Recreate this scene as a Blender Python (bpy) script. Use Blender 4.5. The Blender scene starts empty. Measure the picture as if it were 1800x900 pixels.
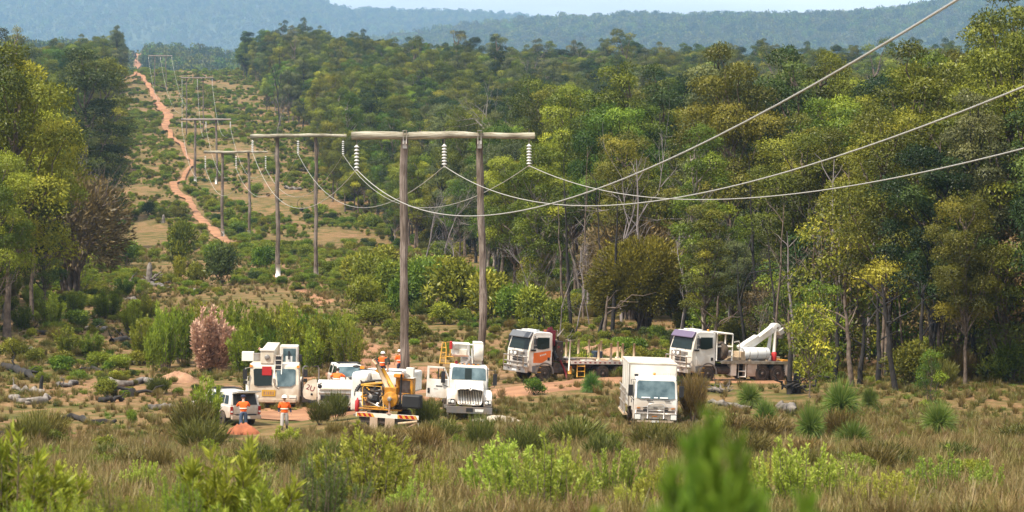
import bpy, math, random
import numpy as np
from mathutils import Vector, Matrix, Euler, Quaternion

SC = bpy.context.scene
COL = SC.collection
Z0 = 20.0            # eye height above datum
R = math.radians

# ------------------------------------------------------------------ camera
cam_d = bpy.data.cameras.new('camera'); cam = bpy.data.objects.new('camera', cam_d); COL.objects.link(cam)
cam.location = (0, 0, Z0); cam.rotation_euler = (R(90), 0, 0)
cam_d.sensor_width = 36; cam_d.lens = 100; cam_d.shift_y = -150/1800
cam_d.clip_start = 0.5; cam_d.clip_end = 30000
cam_d.dof.use_dof = True; cam_d.dof.focus_distance = 172; cam_d.dof.aperture_fstop = 2.8
SC.camera = cam
# ------------------------------------------------------------------ sky, sun, exposure
SUN_EL, SUN_AZ = 58, 228      # azimuth: clockwise from +Y the sun stands at
w = bpy.data.worlds.new('World'); SC.world = w; w.use_nodes = True
nt = w.node_tree; nt.nodes.clear()
sky = nt.nodes.new('ShaderNodeTexSky'); sky.sky_type = 'NISHITA'; sky.sun_disc = False
sky.sun_elevation = R(SUN_EL); sky.sun_rotation = R(SUN_AZ); sky.air_density = 1.0; sky.dust_density = 3.5; sky.altitude = 200
bg = nt.nodes.new('ShaderNodeBackground'); bg.inputs[1].default_value = 0.043
tc = nt.nodes.new('ShaderNodeTexCoord'); mp = nt.nodes.new('ShaderNodeMapping'); mp.inputs['Scale'].default_value = (1, 1, 5)
no = nt.nodes.new('ShaderNodeTexNoise'); no.inputs['Scale'].default_value = 3.2; no.inputs['Detail'].default_value = 6
rp = nt.nodes.new('ShaderNodeValToRGB'); rp.color_ramp.elements[0].position = 0.40; rp.color_ramp.elements[1].position = 0.62
rp.color_ramp.elements[0].color = (.5, .5, .5, 1)
mx = nt.nodes.new('ShaderNodeMix'); mx.data_type = 'RGBA'
mx.inputs[7].default_value = (24, 24.2, 24.6, 1)
wo = nt.nodes.new('ShaderNodeOutputWorld')
L = nt.links.new
L(tc.outputs['Generated'], mp.inputs[0]); L(mp.outputs[0], no.inputs[0]); L(no.outputs[0], rp.inputs[0]); L(rp.outputs[0], mx.inputs[0])
L(sky.outputs[0], mx.inputs[6]); L(mx.outputs[2], bg.inputs[0]); L(bg.outputs[0], wo.inputs[0])
sd = bpy.data.lights.new('sun', 'SUN'); sd.energy = 5.0; sd.angle = R(0.8); sd.color = (1, .91, .76)
so = bpy.data.objects.new('sun', sd); COL.objects.link(so)
_e, _a = R(SUN_EL), R(SUN_AZ)
sdir = Vector((math.sin(_a)*math.cos(_e), math.cos(_a)*math.cos(_e), math.sin(_e)))
so.rotation_euler = sdir.to_track_quat('Z', 'Y').to_euler(); so.location = (0, 0, 200)
vs = SC.view_settings; vs.view_transform = 'Standard'; vs.look = 'None'; vs.exposure = 0.6; vs.gamma = 1; vs.use_curve_mapping = False
cy = SC.cycles
cy.max_bounces = 5; cy.diffuse_bounces = 3; cy.glossy_bounces = 2; cy.transmission_bounces = 3; cy.volume_bounces = 1; cy.transparent_max_bounces = 4
cy.use_denoising = True
try: cy.denoiser = 'OPENIMAGEDENOISE'
except Exception: pass
cy.caustics_reflective = False; cy.caustics_refractive = False; cy.sample_clamp_indirect = 4

# ------------------------------------------------------------------ tagging
def tag(o, label=None, cat=None, group=None, kind=None):
    if label: o['label'] = label
    if cat: o['category'] = cat
    if group: o['group'] = group
    if kind: o['kind'] = kind
    return o
def empty(name, loc=(0, 0, 0), rz=0.0, label=None, cat=None, group=None, rot=None):
    o = bpy.data.objects.new(name, None); COL.objects.link(o); o.location = loc
    o.rotation_euler = rot if rot else (0, 0, rz); o.empty_display_size = .3
    return tag(o, label, cat, group)
def link(name, me, parent=None, loc=None):
    o = bpy.data.objects.new(name, me); COL.objects.link(o)
    if parent: o.parent = parent
    if loc is not None: o.location = loc
    return o

# ------------------------------------------------------------------ materials
def mat(name, col, rough=.6, metal=0, var=0, bump=0, scale=8, spec=.4, dirt=None):
    m = bpy.data.materials.new(name); m.use_nodes = True; n = m.node_tree; b = n.nodes['Principled BSDF']
    b.inputs['Base Color'].default_value = (*col, 1); b.inputs['Roughness'].default_value = rough
    b.inputs['Metallic'].default_value = metal; b.inputs['Specular IOR Level'].default_value = spec
    if var or bump or dirt:
        t = n.nodes.new('ShaderNodeTexCoord'); z = n.nodes.new('ShaderNodeTexNoise')
        z.inputs['Scale'].default_value = scale; z.inputs['Detail'].default_value = 6; n.links.new(t.outputs['Object'], z.inputs[0])
        if var or dirt:
            r = n.nodes.new('ShaderNodeValToRGB'); c2 = dirt if dirt else tuple(c*(1-var) for c in col)
            r.color_ramp.elements[0].position = .34; r.color_ramp.elements[1].position = .62
            r.color_ramp.elements[0].color = (*c2, 1); r.color_ramp.elements[1].color = (*col, 1)
            n.links.new(z.outputs[0], r.inputs[0]); n.links.new(r.outputs[0], b.inputs['Base Color'])
        if bump:
            q = n.nodes.new('ShaderNodeBump'); q.inputs['Strength'].default_value = bump; q.inputs['Distance'].default_value = .05
            n.links.new(z.outputs[0], q.inputs['Height']); n.links.new(q.outputs[0], b.inputs['Normal'])
    return m
def dusty(name, col, rough, dirt, scale=1.2):
    m = mat(name, col, rough, dirt=dirt, scale=scale, spec=.5); n = m.node_tree; l = n.links.new; b = n.nodes['Principled BSDF']; old = b.inputs['Base Color'].links[0].from_socket
    t = n.nodes.new('ShaderNodeTexCoord'); sx = n.nodes.new('ShaderNodeSeparateXYZ'); l(t.outputs['Object'], sx.inputs[0])
    z = n.nodes.new('ShaderNodeTexNoise'); z.inputs['Scale'].default_value = 3.5; z.inputs['Detail'].default_value = 7; l(t.outputs['Object'], z.inputs[0])
    a = n.nodes.new('ShaderNodeMath'); a.operation = 'MULTIPLY_ADD'; a.inputs[1].default_value = 1.3; l(z.outputs[0], a.inputs[0]); l(sx.outputs['Z'], a.inputs[2])
    r = n.nodes.new('ShaderNodeMapRange'); r.inputs['From Min'].default_value = 1.2; r.inputs['From Max'].default_value = 2.2; r.inputs['To Min'].default_value = .75; r.inputs['To Max'].default_value = 0; l(a.outputs[0], r.inputs[0])
    x = n.nodes.new('ShaderNodeMix'); x.data_type = 'RGBA'; l(r.outputs[0], x.inputs[0]); l(old, x.inputs[6]); x.inputs[7].default_value = (.38, .25, .165, 1); l(x.outputs[2], b.inputs['Base Color']); return m
def grain(name, a, b, c, sc=(9, 9, .5)):
    m = bpy.data.materials.new(name); m.use_nodes = True; n = m.node_tree; p = n.nodes['Principled BSDF']; l = n.links.new; p.inputs['Roughness'].default_value = .92; p.inputs['Specular IOR Level'].default_value = .15
    t = n.nodes.new('ShaderNodeTexCoord'); mp = n.nodes.new('ShaderNodeMapping'); mp.inputs['Scale'].default_value = sc; l(t.outputs['Object'], mp.inputs[0])
    z = n.nodes.new('ShaderNodeTexNoise'); z.inputs['Scale'].default_value = 1.6; z.inputs['Detail'].default_value = 8; z.inputs['Roughness'].default_value = .7; l(mp.outputs[0], z.inputs[0])
    z2 = n.nodes.new('ShaderNodeTexNoise'); z2.inputs['Scale'].default_value = .5; l(t.outputs['Object'], z2.inputs[0])
    r = n.nodes.new('ShaderNodeValToRGB'); e = r.color_ramp.elements; e[0].position = .36; e[0].color = (*a, 1); e[1].position = .64; e[1].color = (*c, 1); k = e.new(.5); k.color = (*b, 1); l(z.outputs[0], r.inputs[0])
    mx_ = n.nodes.new('ShaderNodeMix'); mx_.data_type = 'RGBA'; mx_.blend_type = 'MULTIPLY'; mx_.inputs[0].default_value = .8; r2 = n.nodes.new('ShaderNodeValToRGB'); r2.color_ramp.elements[0].position = .4; r2.color_ramp.elements[0].color = (.45, .42, .38, 1); r2.color_ramp.elements[1].position = .6; l(z2.outputs[0], r2.inputs[0])
    l(r.outputs[0], mx_.inputs[6]); l(r2.outputs[0], mx_.inputs[7]); l(mx_.outputs[2], p.inputs['Base Color'])
    q = n.nodes.new('ShaderNodeBump'); q.inputs['Strength'].default_value = .9; q.inputs['Distance'].default_value = .05; l(z.outputs[0], q.inputs['Height']); l(q.outputs[0], p.inputs['Normal']); return m
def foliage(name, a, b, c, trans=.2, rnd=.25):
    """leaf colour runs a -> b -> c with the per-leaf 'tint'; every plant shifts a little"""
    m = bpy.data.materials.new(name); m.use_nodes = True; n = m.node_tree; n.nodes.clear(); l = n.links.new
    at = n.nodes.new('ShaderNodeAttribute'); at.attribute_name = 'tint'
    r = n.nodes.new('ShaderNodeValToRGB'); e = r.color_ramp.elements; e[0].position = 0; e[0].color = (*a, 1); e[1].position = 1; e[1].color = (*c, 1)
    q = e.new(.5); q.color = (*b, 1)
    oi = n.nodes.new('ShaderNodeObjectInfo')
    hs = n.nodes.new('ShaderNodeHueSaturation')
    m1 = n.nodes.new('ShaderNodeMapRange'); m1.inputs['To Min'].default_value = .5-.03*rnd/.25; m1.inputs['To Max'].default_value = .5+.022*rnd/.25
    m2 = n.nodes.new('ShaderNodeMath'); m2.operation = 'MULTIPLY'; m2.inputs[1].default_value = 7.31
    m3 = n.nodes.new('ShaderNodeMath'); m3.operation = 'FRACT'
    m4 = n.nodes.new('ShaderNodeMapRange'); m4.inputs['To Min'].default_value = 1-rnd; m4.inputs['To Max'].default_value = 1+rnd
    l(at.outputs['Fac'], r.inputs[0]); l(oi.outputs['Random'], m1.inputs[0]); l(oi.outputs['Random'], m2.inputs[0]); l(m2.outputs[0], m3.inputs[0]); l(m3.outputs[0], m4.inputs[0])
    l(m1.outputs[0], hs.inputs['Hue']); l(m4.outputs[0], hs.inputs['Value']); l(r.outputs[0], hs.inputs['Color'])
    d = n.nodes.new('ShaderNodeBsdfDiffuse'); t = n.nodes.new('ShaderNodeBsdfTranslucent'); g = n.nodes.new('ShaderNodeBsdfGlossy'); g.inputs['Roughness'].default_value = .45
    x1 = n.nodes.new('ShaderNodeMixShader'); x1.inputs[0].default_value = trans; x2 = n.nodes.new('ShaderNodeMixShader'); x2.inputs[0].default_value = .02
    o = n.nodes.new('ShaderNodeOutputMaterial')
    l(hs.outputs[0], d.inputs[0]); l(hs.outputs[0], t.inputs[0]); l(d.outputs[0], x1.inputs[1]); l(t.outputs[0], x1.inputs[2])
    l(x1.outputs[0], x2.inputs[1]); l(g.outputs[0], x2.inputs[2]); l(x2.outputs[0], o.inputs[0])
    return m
M = {}
M['white'] = dusty('white_paint', (.74, .735, .71), .35, (.58, .52, .44), 1.1)
M['cream'] = dusty('cream_paint', (.68, .63, .53), .4, (.50, .42, .31), 1.3)
M['box'] = mat('white_panel', (.76, .74, .68), .5, dirt=(.66, .60, .52), scale=.9)
M['glass'] = mat('windscreen_glass', (.012, .02, .018), .12, spec=.25)
M['glassb'] = mat('windscreen_glass_pale', (.05, .085, .10), .12, dirt=(.14, .20, .22), scale=1.6, spec=.35)  # paler blue blotches put sky reflections into the glass colour
M['black'] = mat('black_plastic', (.018, .018, .02), .5)
M['rubber'] = mat('tyre_rubber', (.03, .027, .024), .9, dirt=(.11, .075, .05), scale=3)
M['steel'] = mat('grey_steel', (.30, .29, .28), .5, .4, dirt=(.18, .13, .10), scale=3)
M['chrome'] = mat('bright_alloy', (.62, .60, .57), .35, .7, dirt=(.42, .34, .27), scale=3)
M['chassis'] = mat('chassis_black', (.03, .027, .025), .7, dirt=(.09, .06, .045), scale=4)
M['guard'] = mat('grey_mudguard', (.13, .14, .155), .6, dirt=(.2, .15, .11), scale=2)
M['orange'] = mat('orange_paint', (.72, .17, .035), .4)
M['yellow'] = mat('yellow_paint', (.60, .26, .015), .5, dirt=(.30, .13, .02), scale=3)
M['yellowrail'] = mat('yellow_rail_paint', (.66, .34, .03), .5, dirt=(.45, .25, .06), scale=4)
M['palewood'] = mat('pale_timber', (.50, .38, .25), .8, dirt=(.34, .24, .15), scale=3)
M['red'] = mat('red_paint', (.40, .02, .02), .5)
M['maroon'] = mat('maroon_paint', (.20, .02, .035), .5)
M['redlens'] = mat('red_lens', (.35, .02, .02), .2)
M['amber'] = mat('amber_lens', (.75, .25, .03), .3)
M['lamp'] = mat('headlamp_glass', (.75, .76, .74), .15, spec=1)
M['rust'] = mat('rusty_steel', (.28, .14, .09), .85, dirt=(.45, .30, .22), scale=4)
M['visor'] = mat('purple_grey_visor', (.13, .10, .17), .4)
M['visorg'] = mat('grey_visor', (.12, .125, .14), .4)
M['hivis'] = mat('orange_hivis_cloth', (.95, .14, .015), .8)
M['navy'] = mat('navy_cloth', (.018, .022, .05), .9)
M['jean'] = mat('blue_denim', (.06, .09, .15), .9)
M['greycloth'] = mat('grey_cloth', (.42, .39, .37), .9)
M['skin'] = mat('skin', (.48, .27, .18), .6)
M['hat'] = mat('white_hard_hat', (.85, .85, .86), .25)
M['reflect'] = mat('silver_reflective_tape', (.80, .74, .66), .4)
M['hair'] = mat('dark_hair', (.03, .02, .015), .8)
M['pack'] = mat('dark_green_canvas', (.05, .05, .035), .9)
M['plate'] = mat('yellow_label', (.55, .30, .03), .5)
M['pipe'] = mat('white_pipe', (.68, .70, .70), .4)
M['water'] = mat('blue_black_tank', (.03, .045, .07), .3)
# ------------------------------------------------------------------ mesh builder
class MB:
    def __init__(s): s.v = []; s.f = []; s.m = []; s.mats = []; s.sm = []; s.T = Matrix.Identity(4)
    def mi(s, m):
        if m not in s.mats: s.mats.append(m)
        return s.mats.index(m)
    def add(s, vs, fs, m, smooth=False):
        k = len(s.v); s.v += [tuple(s.T @ Vector(v)) for v in vs]; i = s.mi(m)
        for f in fs: s.f.append(tuple(k+a for a in f)); s.m.append(i); s.sm.append(smooth)
        return s
    def box(s, c, d, m, rot=None, top=(1, 1)):
        x, y, z = d[0]/2, d[1]/2, d[2]/2; tx, ty = top
        vs = [(-x, -y, -z), (x, -y, -z), (x, y, -z), (-x, y, -z), (-x*tx, -y*ty, z), (x*tx, -y*ty, z), (x*tx, y*ty, z), (-x*tx, y*ty, z)]
        E = Euler(rot).to_matrix() if rot else Matrix.Identity(3)
        vs = [tuple(E @ Vector(v) + Vector(c)) for v in vs]
        return s.add(vs, [(3, 2, 1, 0), (4, 5, 6, 7), (0, 1, 5, 4), (1, 2, 6, 5), (2, 3, 7, 6), (3, 0, 4, 7)], m)
    def span(s, a, b, m):
        return s.box([(a[i]+b[i])/2 for i in range(3)], [abs(b[i]-a[i]) for i in range(3)], m)
    def tube(s, pts, r, m, n=8, cap=True, smooth=True):
        pts = [Vector(p) for p in pts]; rs = r if isinstance(r, (list, tuple)) else [r]*len(pts)
        vs = []; fs = []; up = None
        for i, p in enumerate(pts):
            t = (pts[min(i+1, len(pts)-1)]-pts[max(i-1, 0)])
            if t.length < 1e-6: t = Vector((0, 0, 1))
            t.normalize()
            if up is None: up = Vector((0, 0, 1)) if abs(t.z) < .9 else Vector((1, 0, 0))
            a = t.cross(up); 
            if a.length < 1e-4: a = t.orthogonal()
            a.normalize(); b = t.cross(a).normalized(); up = -b if False else up
            for k in range(n):
                q = 2*math.pi*k/n; vs.append(tuple(p+(a*math.cos(q)+b*math.sin(q))*rs[i]))
        for i in range(len(pts)-1):
            for k in range(n):
                k2 = (k+1) % n; fs.append((i*n+k, i*n+k2, (i+1)*n+k2, (i+1)*n+k))
        s.add(vs, fs, m, smooth)
        if cap and n > 2:
            k = len(s.v)-len(vs)
            for f in (tuple(range(k, k+n)), tuple(range(len(s.v)-1, len(s.v)-1-n, -1))): s.f.append(f); s.m.append(s.mi(m)); s.sm.append(False)
        return s
    def prism(s, poly, y0, y1, m, f=None):
        """outline in x,z extruded along y"""
        n = len(poly); vs = [(x, y0, z) for x, z in poly]+[(x, y1, z) for x, z in poly]
        if f: vs = [f(*v) for v in vs]
        return s.add(vs, [tuple(range(n)), tuple(range(2*n-1, n-1, -1))]+[(i, i+n, (i+1) % n+n, (i+1) % n) for i in range(n)], m)
    def plate(s, pts, th, m):
        """flat polygon given thickness th along its normal"""
        P = [Vector(p) for p in pts]; nn = (P[1]-P[0]).cross(P[2]-P[0]).normalized()*th; n = len(P)
        return s.add([tuple(p) for p in P]+[tuple(p+nn) for p in P], [tuple(range(n-1, -1, -1)), tuple(range(n, 2*n))]+[(i, (i+1) % n, (i+1) % n+n, i+n) for i in range(n)], m)
    def lathe(s, prof, m, c=(0, 0, 0), axis='z', n=20, smooth=True):
        """prof: (radius, height)"""
        vs = []; fs = []
        for r, h in prof:
            for k in range(n):
                q = 2*math.pi*k/n; a, b = r*math.cos(q), r*math.sin(q)
                vs.append({'z': (a, b, h), 'y': (a, h, b), 'x': (h, a, b)}[axis])
        vs = [(v[0]+c[0], v[1]+c[1], v[2]+c[2]) for v in vs]
        for i in range(len(prof)-1):
            for k in range(n):
                k2 = (k+1) % n; fs.append((i*n+k, i*n+k2, (i+1)*n+k2, (i+1)*n+k))
        if prof[0][0] > .001: fs.append(tuple(range(n-1, -1, -1)))
        if prof[-1][0] > .001: fs.append(tuple(range((len(prof)-1)*n, len(prof)*n)))
        return s.add(vs, fs, m, smooth)
    def build(s, name, parent=None, bevel=0, loc=None):
        me = bpy.data.meshes.new(name); me.from_pydata(s.v, [], s.f)
        for m in s.mats: me.materials.append(m)
        me.polygons.foreach_set('material_index', s.m); me.polygons.foreach_set('use_smooth', s.sm); me.update()
        o = link(name, me, parent, loc)
        if bevel:
            b = o.modifiers.new('bevel', 'BEVEL'); b.width = bevel; b.segments = 2; b.limit_method = 'ANGLE'; b.angle_limit = R(35)
        return o

def quads_mesh(name, V, mats, tint=None, midx=None, F=None):
    """V (n*4,3) -> quads"""
    n = len(V)//4; me = bpy.data.meshes.new(name); me.vertices.add(len(V)); me.vertices.foreach_set('co', V.astype(np.float32).ravel())
    me.loops.add(n*4); me.polygons.add(n)
    me.loops.foreach_set('vertex_index', np.arange(n*4, dtype=np.int32)); me.polygons.foreach_set('loop_start', np.arange(0, n*4, 4, dtype=np.int32))
    me.polygons.foreach_set('loop_total', np.full(n, 4, dtype=np.int32)) if False else None
    for m in mats: me.materials.append(m)
    if midx is not None: me.polygons.foreach_set('material_index', midx.astype(np.int32))
    if tint is not None:
        a = me.attributes.new('tint', 'FLOAT', 'POINT'); a.data.foreach_set('value', np.repeat(np.clip(tint, 0, 1), 4).astype(np.float32))
    me.update(); me.validate(); return me
def leaf_quads(C, D, Ln, W, rng, wide=.45, N=None):
    """rhombic leaves from base C along unit D"""
    n = len(C); r = rng.normal(size=(n, 3)) if N is None else N+rng.normal(size=(n, 3))*.22; S = np.cross(D, r); S /= np.linalg.norm(S, axis=1, keepdims=True)+1e-9
    Ln = np.asarray(Ln).reshape(-1, 1); W = np.asarray(W).reshape(-1, 1)
    mid = C+D*Ln*wide
    V = np.stack([C, mid+S*W/2, C+D*Ln, mid-S*W/2], axis=1)
    return V.reshape(-1, 3)
def unit(v): return v/(np.linalg.norm(v, axis=-1, keepdims=True)+1e-9)

def tube_arrays(paths, n=6):
    """paths: list of (pts Nx3, radii N). returns verts, faces"""
    V = []; F = []; k0 = 0
    for P, r in paths:
        P = np.asarray(P, float); r = np.asarray(r, float); m = len(P)
        T = np.gradient(P, axis=0); T = unit(T)
        ref = np.where(np.abs(T[:, 2:3]) < .95, np.array([[0, 0, 1.]]), np.array([[1., 0, 0]]))
        if (np.abs(T[:, 2]) > .8).mean() > .5: ref = np.tile([[1., 0, 0]], (m, 1))
        else: ref = np.tile([[0, 0, 1.]], (m, 1)) if (np.abs(T[:, 2]) > .97).sum() == 0 else ref
        A = unit(np.cross(T, ref)); B = np.cross(T, A)
        q = np.arange(n)*2*np.pi/n
        ring = P[:, None, :]+(A[:, None, :]*np.cos(q)[None, :, None]+B[:, None, :]*np.sin(q)[None, :, None])*r[:, None, None]
        V.append(ring.reshape(-1, 3))
        for i in range(m-1):
            for k in range(n):
                k2 = (k+1) % n; F.append((k0+i*n+k, k0+i*n+k2, k0+(i+1)*n+k2, k0+(i+1)*n+k))
        k0 += m*n
    return np.concatenate(V), F
def tube_mesh(name, paths, material, n=6):
    V, F = tube_arrays(paths, n); me = bpy.data.meshes.new(name); me.from_pydata(V.tolist(), [], F); me.materials.append(material)
    me.polygons.foreach_set('use_smooth', [True]*len(F)); me.update(); return me
def join_meshes(name, a, b):
    """trunk mesh a + leaf mesh b as one mesh (for the far forest only)"""
    va = np.empty(len(a.vertices)*3); a.vertices.foreach_get('co', va); vb = np.empty(len(b.vertices)*3); b.vertices.foreach_get('co', vb)
    na = len(a.vertices); fa = [tuple(p.vertices) for p in a.polygons]; nb = len(b.polygons)
    fb = (np.arange(nb*4).reshape(-1, 4)+na).tolist()
    me = bpy.data.meshes.new(name); me.from_pydata(np.concatenate([va, vb]).reshape(-1, 3).tolist(), [], fa+[tuple(f) for f in fb])
    me.materials.append(a.materials[0]); me.materials.append(b.materials[0])
    me.polygons.foreach_set('material_index', [0]*len(fa)+[1]*nb)
    t = np.zeros(len(b.vertices)); b.attributes['tint'].data.foreach_get('value', t)
    at = me.attributes.new('tint', 'FLOAT', 'POINT'); at.data.foreach_set('value', np.concatenate([np.zeros(na), t]).astype(np.float32)); me.update(); return me
def curve_path(a, b, n, rng, sag=0.0, wob=.05, r0=.1, r1=.03):
    a = np.asarray(a, float); b = np.asarray(b, float); t = np.linspace(0, 1, n)[:, None]; L_ = np.linalg.norm(b-a)
    P = a+(b-a)*t; P[:, 2:3] += -sag*L_*np.sin(np.pi*t); P[1:-1] += rng.normal(size=(n-2, 3))*wob*L_/n
    return P, np.linspace(r0, r1, n)
# ------------------------------------------------------------------ instancing for what nobody could count
def scatter(name, pts, rots, scl, idx, objs, label, cat, kind='stuff'):
    c = bpy.data.collections.new(name+'_sources')
    for o in objs:
        c.objects.link(o)
    me = bpy.data.meshes.new(name); n = len(pts); me.vertices.add(n); me.vertices.foreach_set('co', np.asarray(pts, np.float32).ravel())
    for an, arr in (('rot', rots), ('scl', scl)):
        a = me.attributes.new(an, 'FLOAT_VECTOR', 'POINT'); a.data.foreach_set('vector', np.asarray(arr, np.float32).ravel())
    a = me.attributes.new('pick', 'INT', 'POINT'); a.data.foreach_set('value', np.asarray(idx, np.int32)); me.update()
    o = link(name, me); tag(o, label, cat, None, kind)
    g = bpy.data.node_groups.new(name, 'GeometryNodeTree'); g.interface.new_socket('Geometry', in_out='INPUT', socket_type='NodeSocketGeometry'); g.interface.new_socket('Geometry', in_out='OUTPUT', socket_type='NodeSocketGeometry')
    N = g.nodes.new; l = g.links.new
    gi = N('NodeGroupInput'); go = N('NodeGroupOutput'); mpn = N('GeometryNodeMeshToPoints'); ip = N('GeometryNodeInstanceOnPoints'); ci = N('GeometryNodeCollectionInfo')
    ci.inputs['Collection'].default_value = c; ci.inputs['Separate Children'].default_value = True; ci.inputs['Reset Children'].default_value = True
    ip.inputs['Pick Instance'].default_value = True
    def na(nm, ty):
        q = N('GeometryNodeInputNamedAttribute'); q.data_type = ty; q.inputs['Name'].default_value = nm; return q.outputs['Attribute']
    l(gi.outputs[0], mpn.inputs['Mesh']); l(mpn.outputs[0], ip.inputs['Points']); l(ci.outputs[0], ip.inputs['Instance'])
    l(na('pick', 'INT'), ip.inputs['Instance Index']); l(na('rot', 'FLOAT_VECTOR'), ip.inputs['Rotation']); l(na('scl', 'FLOAT_VECTOR'), ip.inputs['Scale'])
    l(ip.outputs[0], go.inputs[0]); md = o.modifiers.new('instances', 'NODES'); md.node_group = g
    return o
def src(name, me):
    return bpy.data.objects.new(name, me)
# ------------------------------------------------------------------ ground shape
_PD = np.array([-60, 0, 20, 40, 60, 80, 100, 120, 140, 150, 160, 180, 190, 230, 350, 450, 513, 560, 600, 640, 700, 790, 900, 1100, 1250, 1400, 1500, 1600, 1750, 2100, 3000, 16000], float)
_PZ = np.array([-1.5, -2.3, -3.7, -5.6, -7.5, -9.2, -10.8, -12.0, -12.9, -13.2, -13.4, -13.4, -13.7, -13.7, -13.3, -13.1, -12.3, -9.8, -6.8, -3.5, 2, 9.5, 16, 30, 40.5, 49, 49, 38, 30, 18, -20, -20], float)
_gy = np.concatenate([np.arange(-60, 400, 2.), np.arange(400, 2000, 8.), np.arange(2000, 16001, 100.)])
_gz = np.interp(_gy, _PD, _PZ)
for _ in range(3): _gz[1:-1] = (_gz[:-2]+2*_gz[1:-1]+_gz[2:])/4
def sstep(x, a, b): t = np.clip((x-a)/(b-a), 0, 1); return t*t*(3-2*t)
def xc(y): return 18.3-.127*np.asarray(y, float)       # centre line of the cleared strip
_rs = np.random.RandomState(5); _W = [( _rs.uniform(.02, .35), _rs.uniform(0, 6.28), _rs.uniform(0, 6.28)) for _ in range(22)]
def gz(x, y):
    x = np.asarray(x, float); y = np.asarray(y, float); z = np.interp(y, _gy, _gz)
    off = x-xc(y)
    z = z - .75*sstep(-x, 5, 14)*sstep(y, 120, 140)*(1-sstep(y, 165, 200))
    z = z - 20*sstep(-off, 22, 70)*sstep(y, 900, 1400)                         # left of the strip the crest drops off
    r = sstep(off, 50, 170)*sstep(y, 960, 1350); z = z*(1-r)+r*(-5)           # right of the strip the ridge falls away
    amp = .05+.10*sstep(y, 40, 120)+.5*sstep(y, 300, 900)
    n = 0
    for f, a, p in _W: n = n + np.sin(x*f*math.cos(a)+y*f*math.sin(a)+p)
    return Z0+z+amp*n/4.2
def ray(u, v, d0=45, d1=1450):
    """point of the ground seen at pixel (u,v) of the 1800x900 photograph"""
    D = np.arange(d0, d1, .5); X = (u-900)/5000*D; h = Z0+(300-v)/5000*D-gz(X, D)
    i = np.argmax(h < 0) if (h < 0).any() else len(D)-1
    return np.array([X[i], D[i], float(gz(X[i], D[i]))])
def at(u, D): x = (u-900)/5000*D; return np.array([x, D, float(gz(x, D))])
def P(u, v, D): return np.array([(u-900)/5000*D, D, Z0+(300-v)/5000*D])

def node_ground():
    m = bpy.data.materials.new('soil_and_litter'); m.use_nodes = True; n = m.node_tree; b = n.nodes['Principled BSDF']; l = n.links.new
    b.inputs['Roughness'].default_value = .95; b.inputs['Specular IOR Level'].default_value = .1
    g = n.nodes.new('ShaderNodeNewGeometry')
    def noise(s, d=8, r=.6):
        q = n.nodes.new('ShaderNodeTexNoise'); q.inputs['Scale'].default_value = s; q.inputs['Detail'].default_value = d; q.inputs['Roughness'].default_value = r; l(g.outputs['Position'], q.inputs[0]); return q
    def ramp(src_, stops):
        q = n.nodes.new('ShaderNodeValToRGB'); e = q.color_ramp.elements; e[0].position, e[0].color = stops[0][0], (*stops[0][1], 1); e[1].position, e[1].color = stops[-1][0], (*stops[-1][1], 1)
        for p, c in stops[1:-1]: k = e.new(p); k.color = (*c, 1)
        l(src_, q.inputs[0]); return q
    def mixn(f, a, b_):
        q = n.nodes.new('ShaderNodeMix'); q.data_type = 'RGBA'; l(f, q.inputs[0]); l(a, q.inputs[6]); l(b_, q.inputs[7]); return q.outputs[2]
    n1 = noise(.055); n2 = noise(.45); n3 = noise(3.5); n4 = noise(.012, 4)
    soil = ramp(n3.outputs[0], [(.3, (.15, .075, .038)), (.5, (.25, .14, .075)), (.7, (.34, .22, .13))])
    grass = ramp(n2.outputs[0], [(.3, (.055, .062, .015)), (.5, (.105, .095, .026)), (.7, (.18, .135, .05))])
    f1 = ramp(n1.outputs[0], [(.46, (0, 0, 0)), (.62, (1, 1, 1))]); f2 = ramp(n2.outputs[0], [(.42, (0, 0, 0)), (.55, (1, 1, 1))])
    mm = n.nodes.new('ShaderNodeMix'); mm.data_type = 'RGBA'; mm.inputs[0].default_value = .5; l(f1.outputs[0], mm.inputs[6]); l(f2.outputs[0], mm.inputs[7])
    c = mixn(mm.outputs[2], grass.outputs[0], soil.outputs[0])
    l(c, b.inputs['Base Color'])
    bp = n.nodes.new('ShaderNodeBump'); bp.inputs['Strength'].default_value = .6; bp.inputs['Distance'].default_value = .25; l(n3.outputs[0], bp.inputs['Height']); l(bp.outputs[0], b.inputs['Normal'])
    return m
M['ground'] = node_ground()
M['track'] = mat('sandy_track', (.36, .18, .09), .95, dirt=(.21, .10, .05), scale=.45, bump=.5)
M['hillfar'] = mat('distant_forest_floor', (.06, .08, .03), .9, var=.5, scale=.004)
def grid_mesh(name, X, Y, Z, m):
    nr, nc = X.shape; V = np.stack([X, Y, Z], -1).reshape(-1, 3); i = np.arange(nr*nc).reshape(nr, nc)
    F = np.stack([i[:-1, :-1], i[:-1, 1:], i[1:, 1:], i[1:, :-1]], -1).reshape(-1, 4)
    me = bpy.data.meshes.new(name); me.from_pydata(V.tolist(), [], F.tolist()); me.materials.append(m); me.polygons.foreach_set('use_smooth', [True]*len(F)); me.update(); return me
ys = np.concatenate([np.arange(-60, 260, 1.6), np.arange(260, 700, 4), np.arange(700, 2200, 12), np.arange(2200, 16001, 400)])
us = np.linspace(-1, 1, 281); YY, UU = np.meshgrid(ys, us, indexing='ij'); XX = UU*(60+.42*np.maximum(YY, 0))+xc(YY)*.35
tag(link('ground', grid_mesh('ground', XX, YY, gz(XX, YY), M['ground'])), 'reddish sandy ground with dry litter under the cleared power line strip', 'ground', None, 'structure')

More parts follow.
